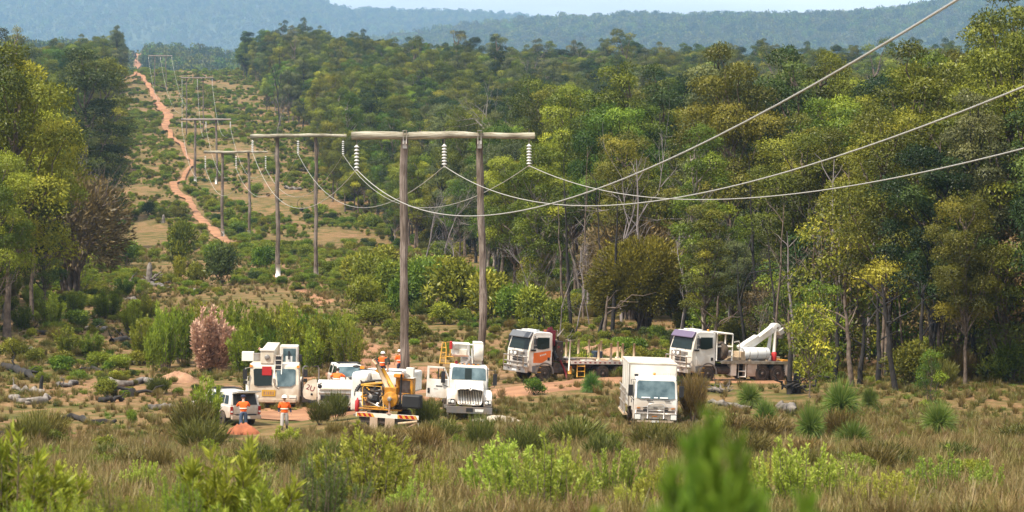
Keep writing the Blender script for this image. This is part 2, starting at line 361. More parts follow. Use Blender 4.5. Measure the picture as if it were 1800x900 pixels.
def draped(name, pts, widths, m, lift=.05, label=''):
    """a track laid on the ground, uneven edges"""
    pts = np.array(pts, float)[:, :2]; d = np.r_[0, np.cumsum(np.linalg.norm(np.diff(pts, axis=0), axis=1))]; t = np.arange(0, d[-1], 1.2)
    x = np.interp(t, d, pts[:, 0]); y = np.interp(t, d, pts[:, 1]); wd = np.interp(t, d, widths)
    for _ in range(30): x[1:-1] = (x[:-2]+2*x[1:-1]+x[2:])/4; y[1:-1] = (y[:-2]+2*y[1:-1]+y[2:])/4
    T = unit(np.stack([np.gradient(x), np.gradient(y)], -1)); Nn = np.stack([-T[:, 1], T[:, 0]], -1)
    rs = np.random.RandomState(len(t)); e = [np.convolve(rs.normal(size=len(t)+8), np.ones(9)/9, 'valid')*.8 for _ in range(2)]
    s = np.linspace(-1, 1, 9); A = np.where(s[None, :] < 0, (wd*(.5+.5*e[0]))[:, None], (wd*(.5+.5*e[1]))[:, None])*s[None, :]
    X = x[:, None]+Nn[:, :1]*A; Y = y[:, None]+Nn[:, 1:]*A; Z = gz(X, Y)+lift+np.clip(Y-300, 0, 2000)*.0012; Z[:, 0] -= lift+.05; Z[:, -1] -= lift+.05
    return tag(link(name, grid_mesh(name, X, Y, Z, m)), label, 'track', None, 'structure')
tp = [ray(u, v, d0) for u, v, d0 in ((238, 131, 900), (252, 140, 900), (262, 152, 800), (275, 180, 700), (296, 205, 700), (288, 225, 600), (300, 245, 500), (322, 262, 500), (338, 290, 500), (322, 318, 400), (303, 328, 400), (330, 352, 300), (352, 385, 300), (388, 418, 300), (400, 432, 300))]
draped('dirt_track', [p for p in tp], [1.6, 1.6, 1.6, 2.6, 2.4, 2.0, 1.5, 1.2, 1.2, 1.4, 1.8, 2.2, 2.1, 1.8, 1.2], M['track'], .07, 'sandy orange vehicle track winding up the cleared strip')
draped('dirt_track', [ray(520, 508), ray(545, 515), ray(562, 528), ray(566, 540)], [1.5, 2.5, 2.5, 1], M['track'], .08, 'small sandy stretch of track showing above the sapling thicket')
tp2 = [at(575, 240), at(655, 212), at(668, 197), at(640, 180), at(590, 168), at(520, 160), at(440, 160)]
draped('sandy_clearing', tp2, [3, 6, 8, 9, 9, 9, 6], M['track'], .06, 'trampled sandy clearing around the parked vehicles')
tp3 = [at(600, 172), at(720, 168), at(850, 167), at(960, 178), at(1080, 182), at(1200, 181), at(1330, 180), at(1420, 184)]
draped('sandy_clearing', tp3, [6, 5, 6, 9, 9, 8, 8, 5], M['track'], .065, 'sandy working track passing under the flatbed trucks')

# ------------------------------------------------------------------ far hills
def ridge(name, prof, D0, D1, zf, label, seed, nu=260, nr=46):
    """prof: skyline (u,v); the slope rises from D0 to its top at D1 and falls behind"""
    rs = np.random.RandomState(seed); pu = [p[0] for p in prof]; pv = [p[1] for p in prof]
    u = np.linspace(-700, 2500, nu); vv = np.interp(u, pu, pv)
    Y = []; 
    W = [(rs.uniform(.5, 6)/1000, rs.uniform(0, 6.28), rs.uniform(0, 6.28)) for _ in range(18)]
    rows = np.linspace(0, 1.35, nr); XX = np.zeros((nr, nu)); YY = np.zeros((nr, nu)); ZZ = np.zeros((nr, nu))
    X1 = (u-900)/5000*D1; Zt = Z0+(300-vv)/5000*D1
    for i, t in enumerate(rows):
        y = D0+(D1-D0)*t; h = math.sin(min(t, 1)*math.pi/2)**1.3 if t <= 1 else 1-1.2*(t-1)
        XX[i] = X1*(.75+.25*min(t, 1.3)); YY[i] = y
        n = sum(np.sin(X1*f*math.cos(a)+y*f*math.sin(a)+p) for f, a, p in W)
        ZZ[i] = zf+(Zt-zf)*h+n*4.0*math.sin(math.pi*min(t/1.35, 1))*(1 if t < .95 else .25)
    o = tag(link(name, grid_mesh(name, XX, YY, ZZ, M['hillfar'])), label, 'hill', None, 'structure')
    return XX, YY, ZZ
RA = ridge('hills', [(-700, -21), (0, -16), (420, -13), (545, 1), (585, 19), (610, 28), (660, 27), (700, 29), (800, 31), (900, 36), (1000, 45), (1100, 59), (1500, 79), (2500, 79)], 7600, 11000, -30, 'blue hazy mountain slope rising behind the left end of the strip', 1)
RB = ridge('hills', [(-700, 163), (300, 143), (500, 123), (640, 101), (760, 79), (850, 65), (950, 54), (1060, 50), (1090, 44), (1180, 46), (1250, 43), (1350, 43), (1480, 42), (1550, 37), (1620, 27), (1700, 13), (1800, 7), (2500, 3)], 4300, 6800, -20, 'blue forested ridge along the skyline behind the right hand forest', 2)
RC = ridge('hills', [(-700, 84), (30, 90), (120, 88), (190, 92), (225, 92), (262, 92), (330, 92), (420, 104), (520, 122), (700, 150), (2500, 170)], 1650, 2900, 0, 'hazy forested rise at the far end of the cleared strip', 3)

X_, Y_, Z_ = RC; rows_ = []; ud = np.linspace(-700, 2500, X_.shape[1])
for i_ in range(6, int(46/1.35)):
    y_ = Y_[i_, 0]; xc_ = (239-3*math.sin(i_*.35)-900)/5000*y_; xs_ = xc_+np.linspace(-4.5, 4.5, 5)*(1+.3*math.sin(i_*1.3)); rows_.append((xs_, np.full(5, y_), np.interp(xs_, X_[i_], Z_[i_])+1.0))
tag(link('dirt_track', grid_mesh('dirt_track', np.array([r_[0] for r_ in rows_]), np.array([r_[1] for r_ in rows_]), np.array([r_[2] for r_ in rows_]), M['track'])), 'faint red track climbing the hazy far rise at the head of the strip', 'track', None, 'structure')
# ------------------------------------------------------------------ foliage materials
F = {}
F['olive'] = foliage('gum_leaves_olive', (0.04, 0.052, 0.008), (0.12, 0.14, 0.016), (0.31, 0.31, 0.03))
F['green'] = foliage('gum_leaves_green', (0.032, 0.058, 0.007), (0.1, 0.155, 0.014), (0.28, 0.34, 0.03))
F['yellow'] = foliage('gum_leaves_yellow', (0.055, 0.078, 0.009), (0.19, 0.225, 0.02), (0.46, 0.46, 0.04))
F['dark'] = foliage('gum_leaves_dark', (0.016, 0.03, 0.009), (0.048, 0.08, 0.018), (0.12, 0.16, 0.03))
F['grey'] = foliage('gum_leaves_grey', (0.040, 0.050, 0.021), (0.095, 0.110, 0.040), (0.207, 0.213, 0.069))
F['brown'] = foliage('gum_leaves_brown', (.09, .065, .03), (.16, .11, .05), (.26, .17, .07))
F['bright'] = foliage('shrub_leaves_bright', (0.075, 0.105, 0.012), (0.175, 0.235, 0.02), (0.33, 0.39, 0.045), .32)
F['sedge'] = foliage('dry_sedge', (0.06, 0.052, 0.014), (0.15, 0.122, 0.03), (0.27, 0.21, 0.062), .25)
F['sedgeg'] = foliage('green_sedge', (0.045, 0.056, 0.012), (0.105, 0.115, 0.022), (0.2, 0.2, 0.045), .25)
F['straw'] = foliage('straw_grass', (0.1, 0.078, 0.024), (0.215, 0.165, 0.058), (0.38, 0.3, 0.13), .25)
F['pink'] = foliage('dead_pink_leaves', (0.36, 0.2, 0.13), (0.58, 0.37, 0.25), (0.74, 0.55, 0.4), .15)
F['wattle'] = foliage('wattle_leaves', (0.08, 0.085, 0.012), (0.21, 0.205, 0.02), (0.37, 0.34, 0.032), .3)
F['lime'] = foliage('lime_leaves', (0.13, 0.17, 0.018), (0.29, 0.36, 0.04), (0.48, 0.52, 0.1), .35)
F['skirt'] = foliage('dead_grass_skirt', (.09, .06, .035), (.17, .11, .065), (.27, .19, .12), .15)
F['spear'] = foliage('grass_tree_leaves', (.045, .10, .02), (.10, .19, .03), (.24, .30, .08), .3)
F['fresh'] = foliage('fresh_green_shoots', (.045, .10, .012), (.12, .22, .02), (.26, .38, .05), .3, .05)
M['bark'] = mat('grey_brown_bark', (.17, .13, .10), .95, dirt=(.07, .05, .04), scale=3, bump=.6)
M['barkp'] = mat('pale_bark', (.36, .31, .26), .9, dirt=(.13, .10, .08), scale=1.5, bump=.4)
M['burnt'] = mat('burnt_bark', (.035, .03, .028), .95, dirt=(.012, .011, .011), scale=2, bump=.6)
M['deadwood'] = mat('weathered_dead_wood', (.25, .22, .195), .9, dirt=(.08, .065, .055), scale=2.5, bump=.5)
M['deadgrey'] = mat('grey_dead_twigs', (.22, .19, .19), .9)

# ------------------------------------------------------------------ trees
def gum(name, seed, H=20, CW=7, base=.4, nc=36, cr=(1.0, 1.9), leaves=230, leaf=.42, style='round', fol='olive', bark='bark', tr=.22, flat=.72):
    g = np.random.default_rng(seed); ctr = []
    tries = 0
    while len(ctr) < nc and tries < 4000:
        tries += 1
        u_, v_ = g.uniform(0, 2*np.pi), g.uniform(0, 1)
        if style == 'column': zz = g.uniform(base, 1)**.9; rad = CW/2*(1-.65*abs((zz-.55)/.5)**2)*math.sqrt(g.uniform(.1, 1))
        elif style == 'umbrella': zz = 1-(1-base)*g.beta(1.1, 2.2); rad = CW/2*math.sqrt(g.uniform(.05, 1))*math.sqrt(max(.08, 1-((zz-base)/(1-base))**3))
        else: zz = base+(1-base)*g.beta(1.7, 1.15); q = (zz-base)/(1-base); rad = CW/2*math.sqrt(g.uniform(.05, 1))*math.sqrt(max(.06, 1-(abs(q-.45)/.62)**2.2))
        r = g.uniform(*cr); p = np.array([rad*math.cos(u_), rad*math.sin(u_), zz*H-r*.6])
        if all(np.linalg.norm((p-c)*(1, 1, 1.15)) > .72*(r+rr) for c, rr in ctr): ctr.append((p, r))
        elif tries > 2500 and all(np.linalg.norm(p-c) > .5*(r+rr) for c, rr in ctr): ctr.append((p, r))
    lean = g.normal(size=2)*.04*H
    def axis(z): t = z/H; return np.array([lean[0]*t*t+.25*math.sin(3*t+seed), lean[1]*t*t+.2*math.cos(4*t+seed), z])-np.array([.25*math.sin(seed), .2*math.cos(seed), 0])
    paths = []
    ztop = H*(.86 if style != 'umbrella' else .7); zs = np.linspace(-.4, ztop, 9); pt = np.array([axis(z) for z in zs]); pt[1:-1, :2] += g.normal(size=(7, 2))*.10
    rr_ = np.linspace(tr, tr*.22, 9); rr_[0] *= 1.45; paths.append((pt, rr_))
    if style != 'column' and H > 9 and g.uniform() < .5:      # second leader
        f = axis(H*g.uniform(.15, .4)); e = f+np.array([*(g.normal(size=2)*1.4), H*.4]); P2, r2 = curve_path(f, e, 6, g, -.04, .2, tr*.7, tr*.2); paths.append((P2, r2))
    for c, r in ctr:
        zj = max(H*base*.75, c[2]-np.linalg.norm(c[:2])*g.uniform(.8, 1.5)-1); zj = min(zj, ztop*.97)
        a = axis(zj); k = .12+.03*r
        Pp, rr2 = curve_path(a, c+[0, 0, r*.15], 6, g, .06, .18, min(k, tr*.55), .02); paths.append((Pp, rr2))
    C = []; D = []; T = []; NN = []
    for c, r in ctr:
        n = int(leaves*(r/1.5)**2*g.uniform(.75, 1.15)); d = unit(g.normal(size=(n, 3))); d[:, 2] = np.where((d[:, 2] < -.35) & (g.uniform(size=n) < .7), -d[:, 2], d[:, 2])
        lump = 1+.22*np.sin(d[:, 0]*3.7+r*9)*np.sin(d[:, 1]*4.3+c[0])+.12*np.sin(d[:, 2]*6+c[1])
        rad = r*lump*(1-.34*g.uniform(size=n)**2.2)
        p = c+d*rad[:, None]*np.array([1, 1, flat]); p += g.normal(size=(n, 3))*.06
        dn = d*np.array([1, 1, 1.2]); dr = unit(d*.25+g.normal(size=(n, 3))*.8+np.array([0, 0, -.15])); C.append(p); D.append(dr); NN.append(unit(dn))
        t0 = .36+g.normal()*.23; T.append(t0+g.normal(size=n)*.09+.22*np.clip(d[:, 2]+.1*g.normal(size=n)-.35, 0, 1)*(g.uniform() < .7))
    C = np.concatenate(C); D = np.concatenate(D); T = np.concatenate(T); n = len(C)
    Ln = leaf*g.uniform(.6, 1.35, n); V = leaf_quads(C, D, Ln, Ln*g.uniform(.32, .52, n), g, N=np.concatenate(NN))
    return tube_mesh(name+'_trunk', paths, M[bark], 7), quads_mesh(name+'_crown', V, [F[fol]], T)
def broom(name, seed, H, CW, nst=26, fol='wattle', leaves=14000, leaf=.3):
    """many-stemmed tree fanning out to a dome of fine foliage"""
    g = np.random.default_rng(seed); paths = []; tips = []
    for i in range(nst):
        a = g.uniform(0, 2*np.pi); q = math.sqrt(g.uniform(0, 1)); e = np.array([q*CW/2*math.cos(a), q*CW/2*math.sin(a), H*(.55+.42*math.sqrt(1-q*q*.8))])
        s0 = np.array([g.normal()*.25, g.normal()*.25, -.2]); t = np.linspace(0, 1, 8)[:, None]; P_ = s0+(e-s0)*t; P_[:, :2] = s0[:2]+(e-s0)[:2]*(t**1.7); P_[1:-1] += g.normal(size=(6, 3))*.1
        paths.append((P_, np.linspace(.13, .02, 8))); tips.append(P_)
        for k in range(5):
            b = P_[g.integers(3, 7)]; e2 = b+unit(e-s0)*g.uniform(.8, 2.2)+g.normal(size=3)*.6; P3, r3 = curve_path(b, e2, 4, g, 0, .1, .04, .01); paths.append((P3, r3)); tips.append(P3)
    n = leaves; a = g.uniform(0, 2*np.pi, n); cz = g.uniform(-.62, 1, n); rr = np.sqrt(np.clip(1-cz**2, 0, 1)); d = np.stack([rr*np.cos(a), rr*np.sin(a), cz], -1)
    lump = 1+.09*np.sin(5*a+3*cz)+.07*np.sin(9*a-7*cz); k = lump*(1-.5*g.uniform(size=n)**2.2)
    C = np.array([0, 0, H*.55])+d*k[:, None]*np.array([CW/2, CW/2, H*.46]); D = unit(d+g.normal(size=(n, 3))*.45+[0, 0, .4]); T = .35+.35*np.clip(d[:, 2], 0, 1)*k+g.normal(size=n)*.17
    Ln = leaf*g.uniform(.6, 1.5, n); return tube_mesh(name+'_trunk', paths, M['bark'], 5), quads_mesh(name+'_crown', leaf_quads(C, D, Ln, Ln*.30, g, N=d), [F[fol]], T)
def dead_tree(name, seed, H, spread=.5, m='deadwood', depth=4, r0=.16, lean=.1, twig=1.0):
    g = np.random.default_rng(seed); paths = []
    def grow(p, d, L_, r, k):
        n = 5; P_ = [p]; q = p.copy(); dd = d.copy()
        for i in range(n-1):
            dd = unit(dd+g.normal(size=3)*.09); q = q+dd*L_/(n-1); P_.append(q.copy())
        paths.append((np.array(P_), np.linspace(r, r*.55, n)))
        if k == 0: return
        for j in range(g.integers(2, 4) + (1 if k <= 2 else 0)):
            i = g.integers(2, n); nd = unit(dd+g.normal(size=3)*spread+np.array([0, 0, .12])); grow(P_[i], nd, L_*g.uniform(.5, .8)*twig, r*(.55-.08*(i < n-1)), k-1)
    grow(np.array([0, 0, -.3]), unit(np.array([g.normal()*lean, g.normal()*lean, 1])), H*.5, r0, depth)
    return tube_mesh(name, paths, M[m], 5)
# ------------------------------------------------------------------ shrubs
def puff_shrub(name, seed, H=2.2, Wd=2.6, nc=12, n=2600, leaf=.2, fol='bright', up=.3, wl=.35):
    g = np.random.default_rng(seed); C = []; D = []; T = []; NN = []
    for i in range(nc):
        a = g.uniform(0, 2*np.pi); q = math.sqrt(g.uniform(0, 1))*.62; zc = g.uniform(.3, .74)*H; r = g.uniform(.24, .36)*min(H, Wd)
        q *= 1-.35*(zc/H-.3); c = np.array([q*Wd/2*math.cos(a), q*Wd/2*math.sin(a), zc]); m = n//nc; d = unit(g.normal(size=(m, 3))); d[:, 2] = np.abs(d[:, 2])*np.where(g.uniform(size=m) < .8, 1, -1)
        C.append(c+d*(r*(1-.6*g.uniform(size=m)**2))[:, None]); D.append(unit(d*.6+g.normal(size=(m, 3))*.6+[0, 0, up])); NN.append(d); T.append(.4+g.normal()*.1+g.normal(size=m)*.15+.15*d[:, 2])
    C = np.concatenate(C); D = np.concatenate(D); C[:, 2] = np.maximum(C[:, 2], .02); Ln = leaf*g.uniform(.6, 1.4, len(C))
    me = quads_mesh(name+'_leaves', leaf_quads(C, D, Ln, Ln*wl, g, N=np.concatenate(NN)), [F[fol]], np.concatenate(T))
    paths = [curve_path([g.normal()*.08, g.normal()*.08, -.1], C[g.integers(0, len(C))]*[.8, .8, .85], 5, g, -.05, .1, .035, .01) for _ in range(9)]
    return tube_mesh(name+'_stems', paths, M['bark'], 5), me
def sprig_shrub(name, seed, H=4, Wd=2.4, ns=26, per=110, leaf=.22, fol='bright', arch=.25, wl=.22, tipt=.35, start=.15, lr=.11, sw=.22):
    """upright stems, each clothed with leaves: young gums, candle-like heath"""
    g = np.random.default_rng(seed); C = []; D = []; T = []; paths = []
    for i in range(ns):
        a = g.uniform(0, 2*np.pi); q = math.sqrt(g.uniform(0, 1)); h = H*(1-.42*q)*g.uniform(.72, 1.0); b = np.array([q*.25*Wd/2*math.cos(a), q*.25*Wd/2*math.sin(a), -.1]); e = np.array([q*Wd/2*math.cos(a), q*Wd/2*math.sin(a), h])
        t = np.linspace(0, 1, 9)[:, None]; P_ = b+(e-b)*t; P_[:, :2] = b[:2]+(e-b)[:2]*(t**(1-arch)); P_[1:] += np.cumsum(g.normal(size=(8, 3))*.012*H, axis=0)*[1, 1, .2]
        paths.append((P_, np.linspace(.006*H+.004, .004, 9)))
        s = g.uniform(start, 1, per); k = s*8; i0 = np.minimum(k.astype(int), 7); fr = (k-i0)[:, None]; p = P_[i0]*(1-fr)+P_[i0+1]*fr; ax = unit(P_[i0+1]-P_[i0])
        o = unit(np.cross(ax, g.normal(size=(per, 3)))); off = lr*H/4*g.uniform(.1, 1, per)[:, None]*(1.35-s[:, None]); C.append(p+o*off); D.append(unit(o*(.9-.4*s[:, None])+ax*(.5+.4*s[:, None])+g.normal(size=(per, 3))*.3))
        T.append(.25+tipt*s+g.normal(size=per)*.13+g.normal()*.07)
    C = np.concatenate(C); D = np.concatenate(D); Ln = leaf*g.uniform(.6, 1.35, len(C))
    return tube_mesh(name+'_stems', paths, M['bark'], 5), quads_mesh(name+'_leaves', leaf_quads(C, D, Ln, Ln*wl, g), [F[fol]], np.concatenate(T))
def tuft_mesh(name, seed, H=.7, Wd=.6, n=60, bw=.02, fol='sedge', droop=.35, t0=.4, seg=2):
    g = np.random.default_rng(seed); V = []; T = []
    a = g.uniform(0, 2*np.pi, n); q = np.sqrt(g.uniform(0, 1, n)); h = H*g.uniform(.45, 1.05, n); out = np.stack([np.cos(a), np.sin(a), np.zeros(n)], -1); b = out*(q*Wd*.22)[:, None]
    tilt = g.uniform(.1, .75, n)*Wd*.9; sd = np.stack([-np.sin(a+g.normal(size=n)*.8), np.cos(a), np.zeros(n)], -1)*bw/2
    p1 = b+out*(tilt*.35)[:, None]+np.array([0, 0, 1])*(h*.55)[:, None]; p2 = b+out*tilt[:, None]+np.array([0, 0, 1])*(h*(1-droop*g.uniform(0, 1, n)*.6))[:, None]
    V = np.concatenate([np.stack([b-sd, b+sd, p1+sd, p1-sd], 1), np.stack([p1-sd, p1+sd, p2+sd*.25, p2-sd*.25], 1)]).reshape(-1, 3)
    T = t0+g.normal(size=n)*.17; return quads_mesh(name, V, [F[fol]], np.concatenate([T, T+.08]))
def fine_shrub(name, seed, H=1.6, Wd=1.6, n=1500, bw=.012, fol='sedgeg', seg=.35):
    """broom-like bush of thin upright blades (sedges, rushes, fine-leaved heath)"""
    g = np.random.default_rng(seed); a = g.uniform(0, 2*np.pi, n); q = np.sqrt(g.uniform(0, 1, n)); hh = H*np.sqrt(np.clip(1-.75*q**2, 0, 1))*g.uniform(.2, 1, n)
    sp = q*Wd/2*(.35+.65*hh/H); C = np.stack([sp*np.cos(a), sp*np.sin(a), hh*.85], -1); D = unit(np.stack([q*np.cos(a)*.55, q*np.sin(a)*.55, np.ones(n)], -1)+g.normal(size=(n, 3))*.28)
    Ln = seg*g.uniform(.5, 1.4, n); V = leaf_quads(C, D, Ln, np.full(n, bw), g, .5)
    paths = [curve_path([0, 0, -.05], [Wd*.35*math.cos(k), Wd*.35*math.sin(k), H*.6], 4, g, -.08, .1, .02, .006) for k in range(7)]
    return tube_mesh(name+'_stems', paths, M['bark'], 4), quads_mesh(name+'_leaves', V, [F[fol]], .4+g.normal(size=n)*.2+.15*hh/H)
def needle_shrub(name, seed, H, Wd, ns=24, per=420, leaf=.07, bw=.006, fol='green'):
    """soft upright plumes thick with needles"""
    return sprig_shrub(name, seed, H, Wd, ns, per, leaf, fol, .2, bw/leaf, .5, .05, .14)
def grass_tree(name, seed, R_=1.1, n=900, trunk=.5, skirt=True, bw=.022):
    g = np.random.default_rng(seed); d = unit(g.normal(size=(n, 3))); d[:, 2] = np.abs(d[:, 2])*1.4-.4; d = unit(d); c = np.array([0, 0, trunk+.15]); L_ = R_*g.uniform(.75, 1.1, n)
    sd = unit(np.cross(d, g.normal(size=(n, 3))))*bw/2; p0 = c+d*.05; p1 = c+d*(L_*.6)[:, None]; p2 = c+d*L_[:, None]; p2[:, 2] -= .22*L_*(1-np.clip(d[:, 2], 0, 1)); 
    V = np.concatenate([np.stack([p0-sd, p0+sd, p1+sd, p1-sd], 1), np.stack([p1-sd, p1+sd, p2+sd*.3, p2-sd*.3], 1)]).reshape(-1, 3); T = .45+g.normal(size=n)*.17
    crown = quads_mesh(name+'_crown', V, [F['spear']], np.concatenate([T, T+.12])); sk = None
    if skirt:
        m = int(n*.7); a = g.uniform(0, 2*np.pi, m); o = np.stack([np.cos(a), np.sin(a), np.zeros(m)], -1); top = c+o*.12; L2 = R_*g.uniform(.6, 1, m); b = top+o*(L2*g.uniform(.15, .6, m))[:, None]+np.array([0, 0, -1])*L2[:, None]*.85; b[:, 2] = np.maximum(b[:, 2], .02); s2 = np.stack([-np.sin(a), np.cos(a), np.zeros(m)], -1)*bw*.6
        sk = quads_mesh(name+'_skirt', np.stack([top-s2, top+s2, b+s2*.6, b-s2*.6], 1).reshape(-1, 3), [F['skirt']], .4+g.normal(size=m)*.22)
    tm = tube_mesh(name+'_trunk', [(np.array([[0, 0, -.2], [0, 0, trunk*.6], [0, 0, trunk+.2]]), np.array([.16, .15, .11]))], M['burnt'], 8)
    return tm, crown, sk
def place(name, meshes, loc, s=1.0, rz=0, label='', cat='', group=None, names=('trunk', 'crown', 'skirt'), sz=None, tilt=None):
    r = empty(name, tuple(loc), 0, label, cat, group, rot=((tilt or (0, 0))[0], (tilt or (0, 0))[1], rz)); r.scale = (s, s, sz if sz else s)
    for me, nm in zip(meshes, names):
        if me is not None: link(nm, me, r)
    return r
# ------------------------------------------------------------------ power line
M['polewood'] = grain('weathered_pole_timber', (.085, .062, .05), (.21, .17, .145), (.34, .29, .25))
M['polegrey'] = grain('pale_crossarm_timber', (.20, .17, .12), (.40, .37, .29), (.52, .50, .42), (.5, 9, 9))
M['porcelain'] = mat('pale_porcelain', (.62, .61, .58), .3)
M['wire'] = mat('aluminium_wire', (.45, .43, .39), .5, .2)
M['mark'] = mat('white_pole_paint', (.72, .72, .70), .7)
M['poledark'] = mat('distant_pole_timber', (.27, .22, .20), .9)
def polew(mb, a, b, r0, r1, m, seed, n=9, seg=12, wob=.045):
    rs = np.random.RandomState(seed); t = np.linspace(0, 1, seg); a = np.array(a, float); b = np.array(b, float)
    P_ = a+(b-a)*t[:, None]; o = np.cumsum(rs.normal(size=(seg, 3))*wob, axis=0); o -= t[:, None]*o[-1]; ax = unit(b-a); o -= (o@ax)[:, None]*ax
    mb.tube([tuple(p) for p in P_+o], list((r0+(r1-r0)*t)*(1+.05*rs.normal(size=seg))), m, n)
HF = []
def h_frame(u1, u2, vt, D, ub0, ub1, ins_len, label, seed, detail=True, hang=None, base_white=False, skew=0.0, sag_arm=0, thick=1.0):
    """poles at pixels u1,u2; arm from ub0 to ub1 at pixel height vt; hang = [(u, v_bottom)] of the insulator strings"""
    c = at((u1+u2)/2, D); r = empty('power_pole_frame', tuple(c), 0, label, 'power pole', 'timber H-frame power poles along the strip')
    zt = P(0, vt, D)[2]-c[2]
    for i, u in enumerate((u1, u2)):
        b = at(u, D); mb = MB(); x = b[0]-c[0]; rb = .30*thick if i == 0 else .27*thick
        polew(mb, (x+.06, 0, b[2]-c[2]-.5), (x-.02, 0, zt-.2*thick), rb, rb*.8, M['polewood'], seed+i, 10, 14, .05)
        po = mb.build('pole', r)
        if base_white: q = MB(); q.tube([(x+.04, 0, b[2]-c[2]+.05), (x+.04, 0, b[2]-c[2]+1.6)], rb*1.08, M['mark'], 10); q.build('white_base_band', po)
        if detail:
            q = MB(); q.box((x, -rb*1.0, zt-.55), (.28, .10, .5), M['steel']); q.tube([(x-.1, -rb*1.25, zt-.5), (x-.1, -rb*1.25, zt+.32)], .025, M['chrome'], 6); q.tube([(x+.1, -rb*1.25, zt-.5), (x+.1, -rb*1.25, zt+.32)], .025, M['chrome'], 6)
            q.box((x, -.12, zt+.33), (.30, .30, .05), M['steel']); q.build('clamp', po, .01)
    x0 = P(ub0, 0, D)[0]-c[0]; x1 = P(ub1, 0, D)[0]-c[0]
    mb = MB(); polew(mb, (x0, -.02, zt), (x1, .02, zt+.02), (.27*thick), .19*thick, M['polegrey' if D < 600 else 'poledark'], seed+9, 10, 14, .03); mb.build('crossarm', r)
    pts = []
    for u, vb in hang:
        x = P(u, 0, D)[0]-c[0]; zb = P(0, vb, D)[2]-c[2]; L_ = zt-zb; q = MB(); top = zt-.2*thick
        q.tube([(x, 0, top+.65*thick), (x, 0, zb)], .03*thick, M['steel'], 6)
        nd = 7; a0 = top-L_*.22; a1 = zb+.15
        for k in range(nd):
            z = a0+(a1-a0)*k/(nd-1); rr = .165*thick
            q.lathe([(.04, z+.11), (.07*thick, z+.06), (rr, z-.02), (rr*.96, z-.06), (.06, z-.03)], M['porcelain'], (x, 0, 0), 'z', 12 if detail else 8)
        q.box((x, 0, zb-.02), (.12, .5*thick, .12), M['chrome']); q.build('insulator_string', r); pts.append((x+c[0], D, zb+c[2]))
    HF.append(pts); return r
h_frame(712, 843, 239, 180, 618, 940, 0, 'nearest timber H-frame pole with thick pale crossarm standing beside the trucks', 11, hang=[(627, 298), (781, 292), (930, 291)])
h_frame(488, 555, 239, 351, 440, 609, 0, 'second H-frame pole from the front, its crossarm level with the nearest one', 21, hang=[(444, 268), (524, 271), (603, 272)], base_white=True, detail=False)
h_frame(391, 437, 267, 513, 358, 471, 0, 'third H-frame pole with white painted bases beside the winding track', 31, hang=[(361, 295), (415, 296), (467, 296)], base_white=True, detail=False)
h_frame(343, 380, 210, 640, 318, 406, 0, 'fourth H-frame pole on the green slope below the red track', 41, hang=[(320, 224), (362, 224), (405, 224)], base_white=True, detail=False)
h_frame(328, 357, 137, 800, 318, 375, 0, 'fifth H-frame pole, slender and grey against the far slope', 51, hang=[(320, 147), (347, 147), (373, 147)], detail=False, thick=.62)
h_frame(272, 292, 98, 1120, 260, 303, 0, 'farthest H-frame pole, faint in the haze at the head of the strip', 61, hang=[(261, 104), (282, 104), (302, 104)], detail=False, thick=.7)
WL = ['left hand conductor wire, rising steeply to the top edge at the right', 'middle conductor wire slung from the centre insulators', 'right hand conductor wire, lowest of the three at the right edge']
for k in range(3):
    chain = [p[k] for p in HF]; wpts = []
    # span to the frame behind the camera, fitted to the photograph
    a = chain[0]; X0 = xc(0)+(-5.46, 0.15, 5.6)[k]-.3; zE = 9.6+(-.5, .3, .5)[k]; sag = (5.6, 5.6, 5.4)[k]
    for t in np.linspace(-.03, 1, 60): s = 1-t; wpts.append((X0+(a[0]-X0)*t, 180*t, Z0+zE+(a[2]-Z0-zE)*t-4*sag*t*s))
    for j in range(len(chain)-1):
        a, b = chain[j], chain[j+1]; sg = (4.4, 5.2, 5.5, 7, 14)[j]
        for t in np.linspace(0, 1, 26)[1:]: wpts.append(tuple(a[i]+(b[i]-a[i])*t-(4*sg*t*(1-t) if i == 2 else 0) for i in range(3)))
    mb = MB(); mb.tube(wpts, [.020+.000012*p[1] for p in wpts], M['wire'], 6); o = mb.build('conductor_wire'); tag(o, WL[k], 'power line', 'three conductor wires of the power line')
# ------------------------------------------------------------------ plant kinds
RG = np.random.default_rng(77)
TK = []     # tree kinds
specs = [('round', 'olive', 'bark'), ('round', 'green', 'bark'), ('column', 'olive', 'bark'), ('umbrella', 'yellow', 'bark'), ('round', 'dark', 'burnt'), ('column', 'dark', 'bark'), ('round', 'yellow', 'bark'), ('column', 'green', 'barkp'), ('umbrella', 'green', 'burnt'), ('umbrella', 'olive', 'bark'), ('round', 'grey', 'bark'), ('column', 'grey', 'burnt')]
for i, (st, fo, bk) in enumerate(specs):
    H = (20, 19, 21, 18, 20, 22, 17, 20, 19, 21, 18, 21)[i]; cw = {'round': 7.2, 'column': 4.8, 'umbrella': 8.5}[st]
    TK.append(gum('gum%d' % i, 100+i, H, cw, {'round': .36, 'column': .2, 'umbrella': .45}[st], {'round': 28, 'column': 30, 'umbrella': 24}[st], (1.0, 2.0) if st != 'column' else (.8, 1.55), 1500, .205, st, fo, bk))
SM = [gum('small_gum%d' % i, 140+i, 7.5, 4.0, .12, 20, (.7, 1.25), 900, .19, 'column', fo, 'bark', .10) for i, fo in enumerate(('green', 'olive', 'dark', 'yellow', 'brown'))]
PUFF = [puff_shrub('puff%d' % i, 200+i, 2.3, 2.9, 14, 3600, .22, fo) for i, fo in enumerate(('green', 'bright', 'olive', 'yellow', 'bright', 'dark'))]
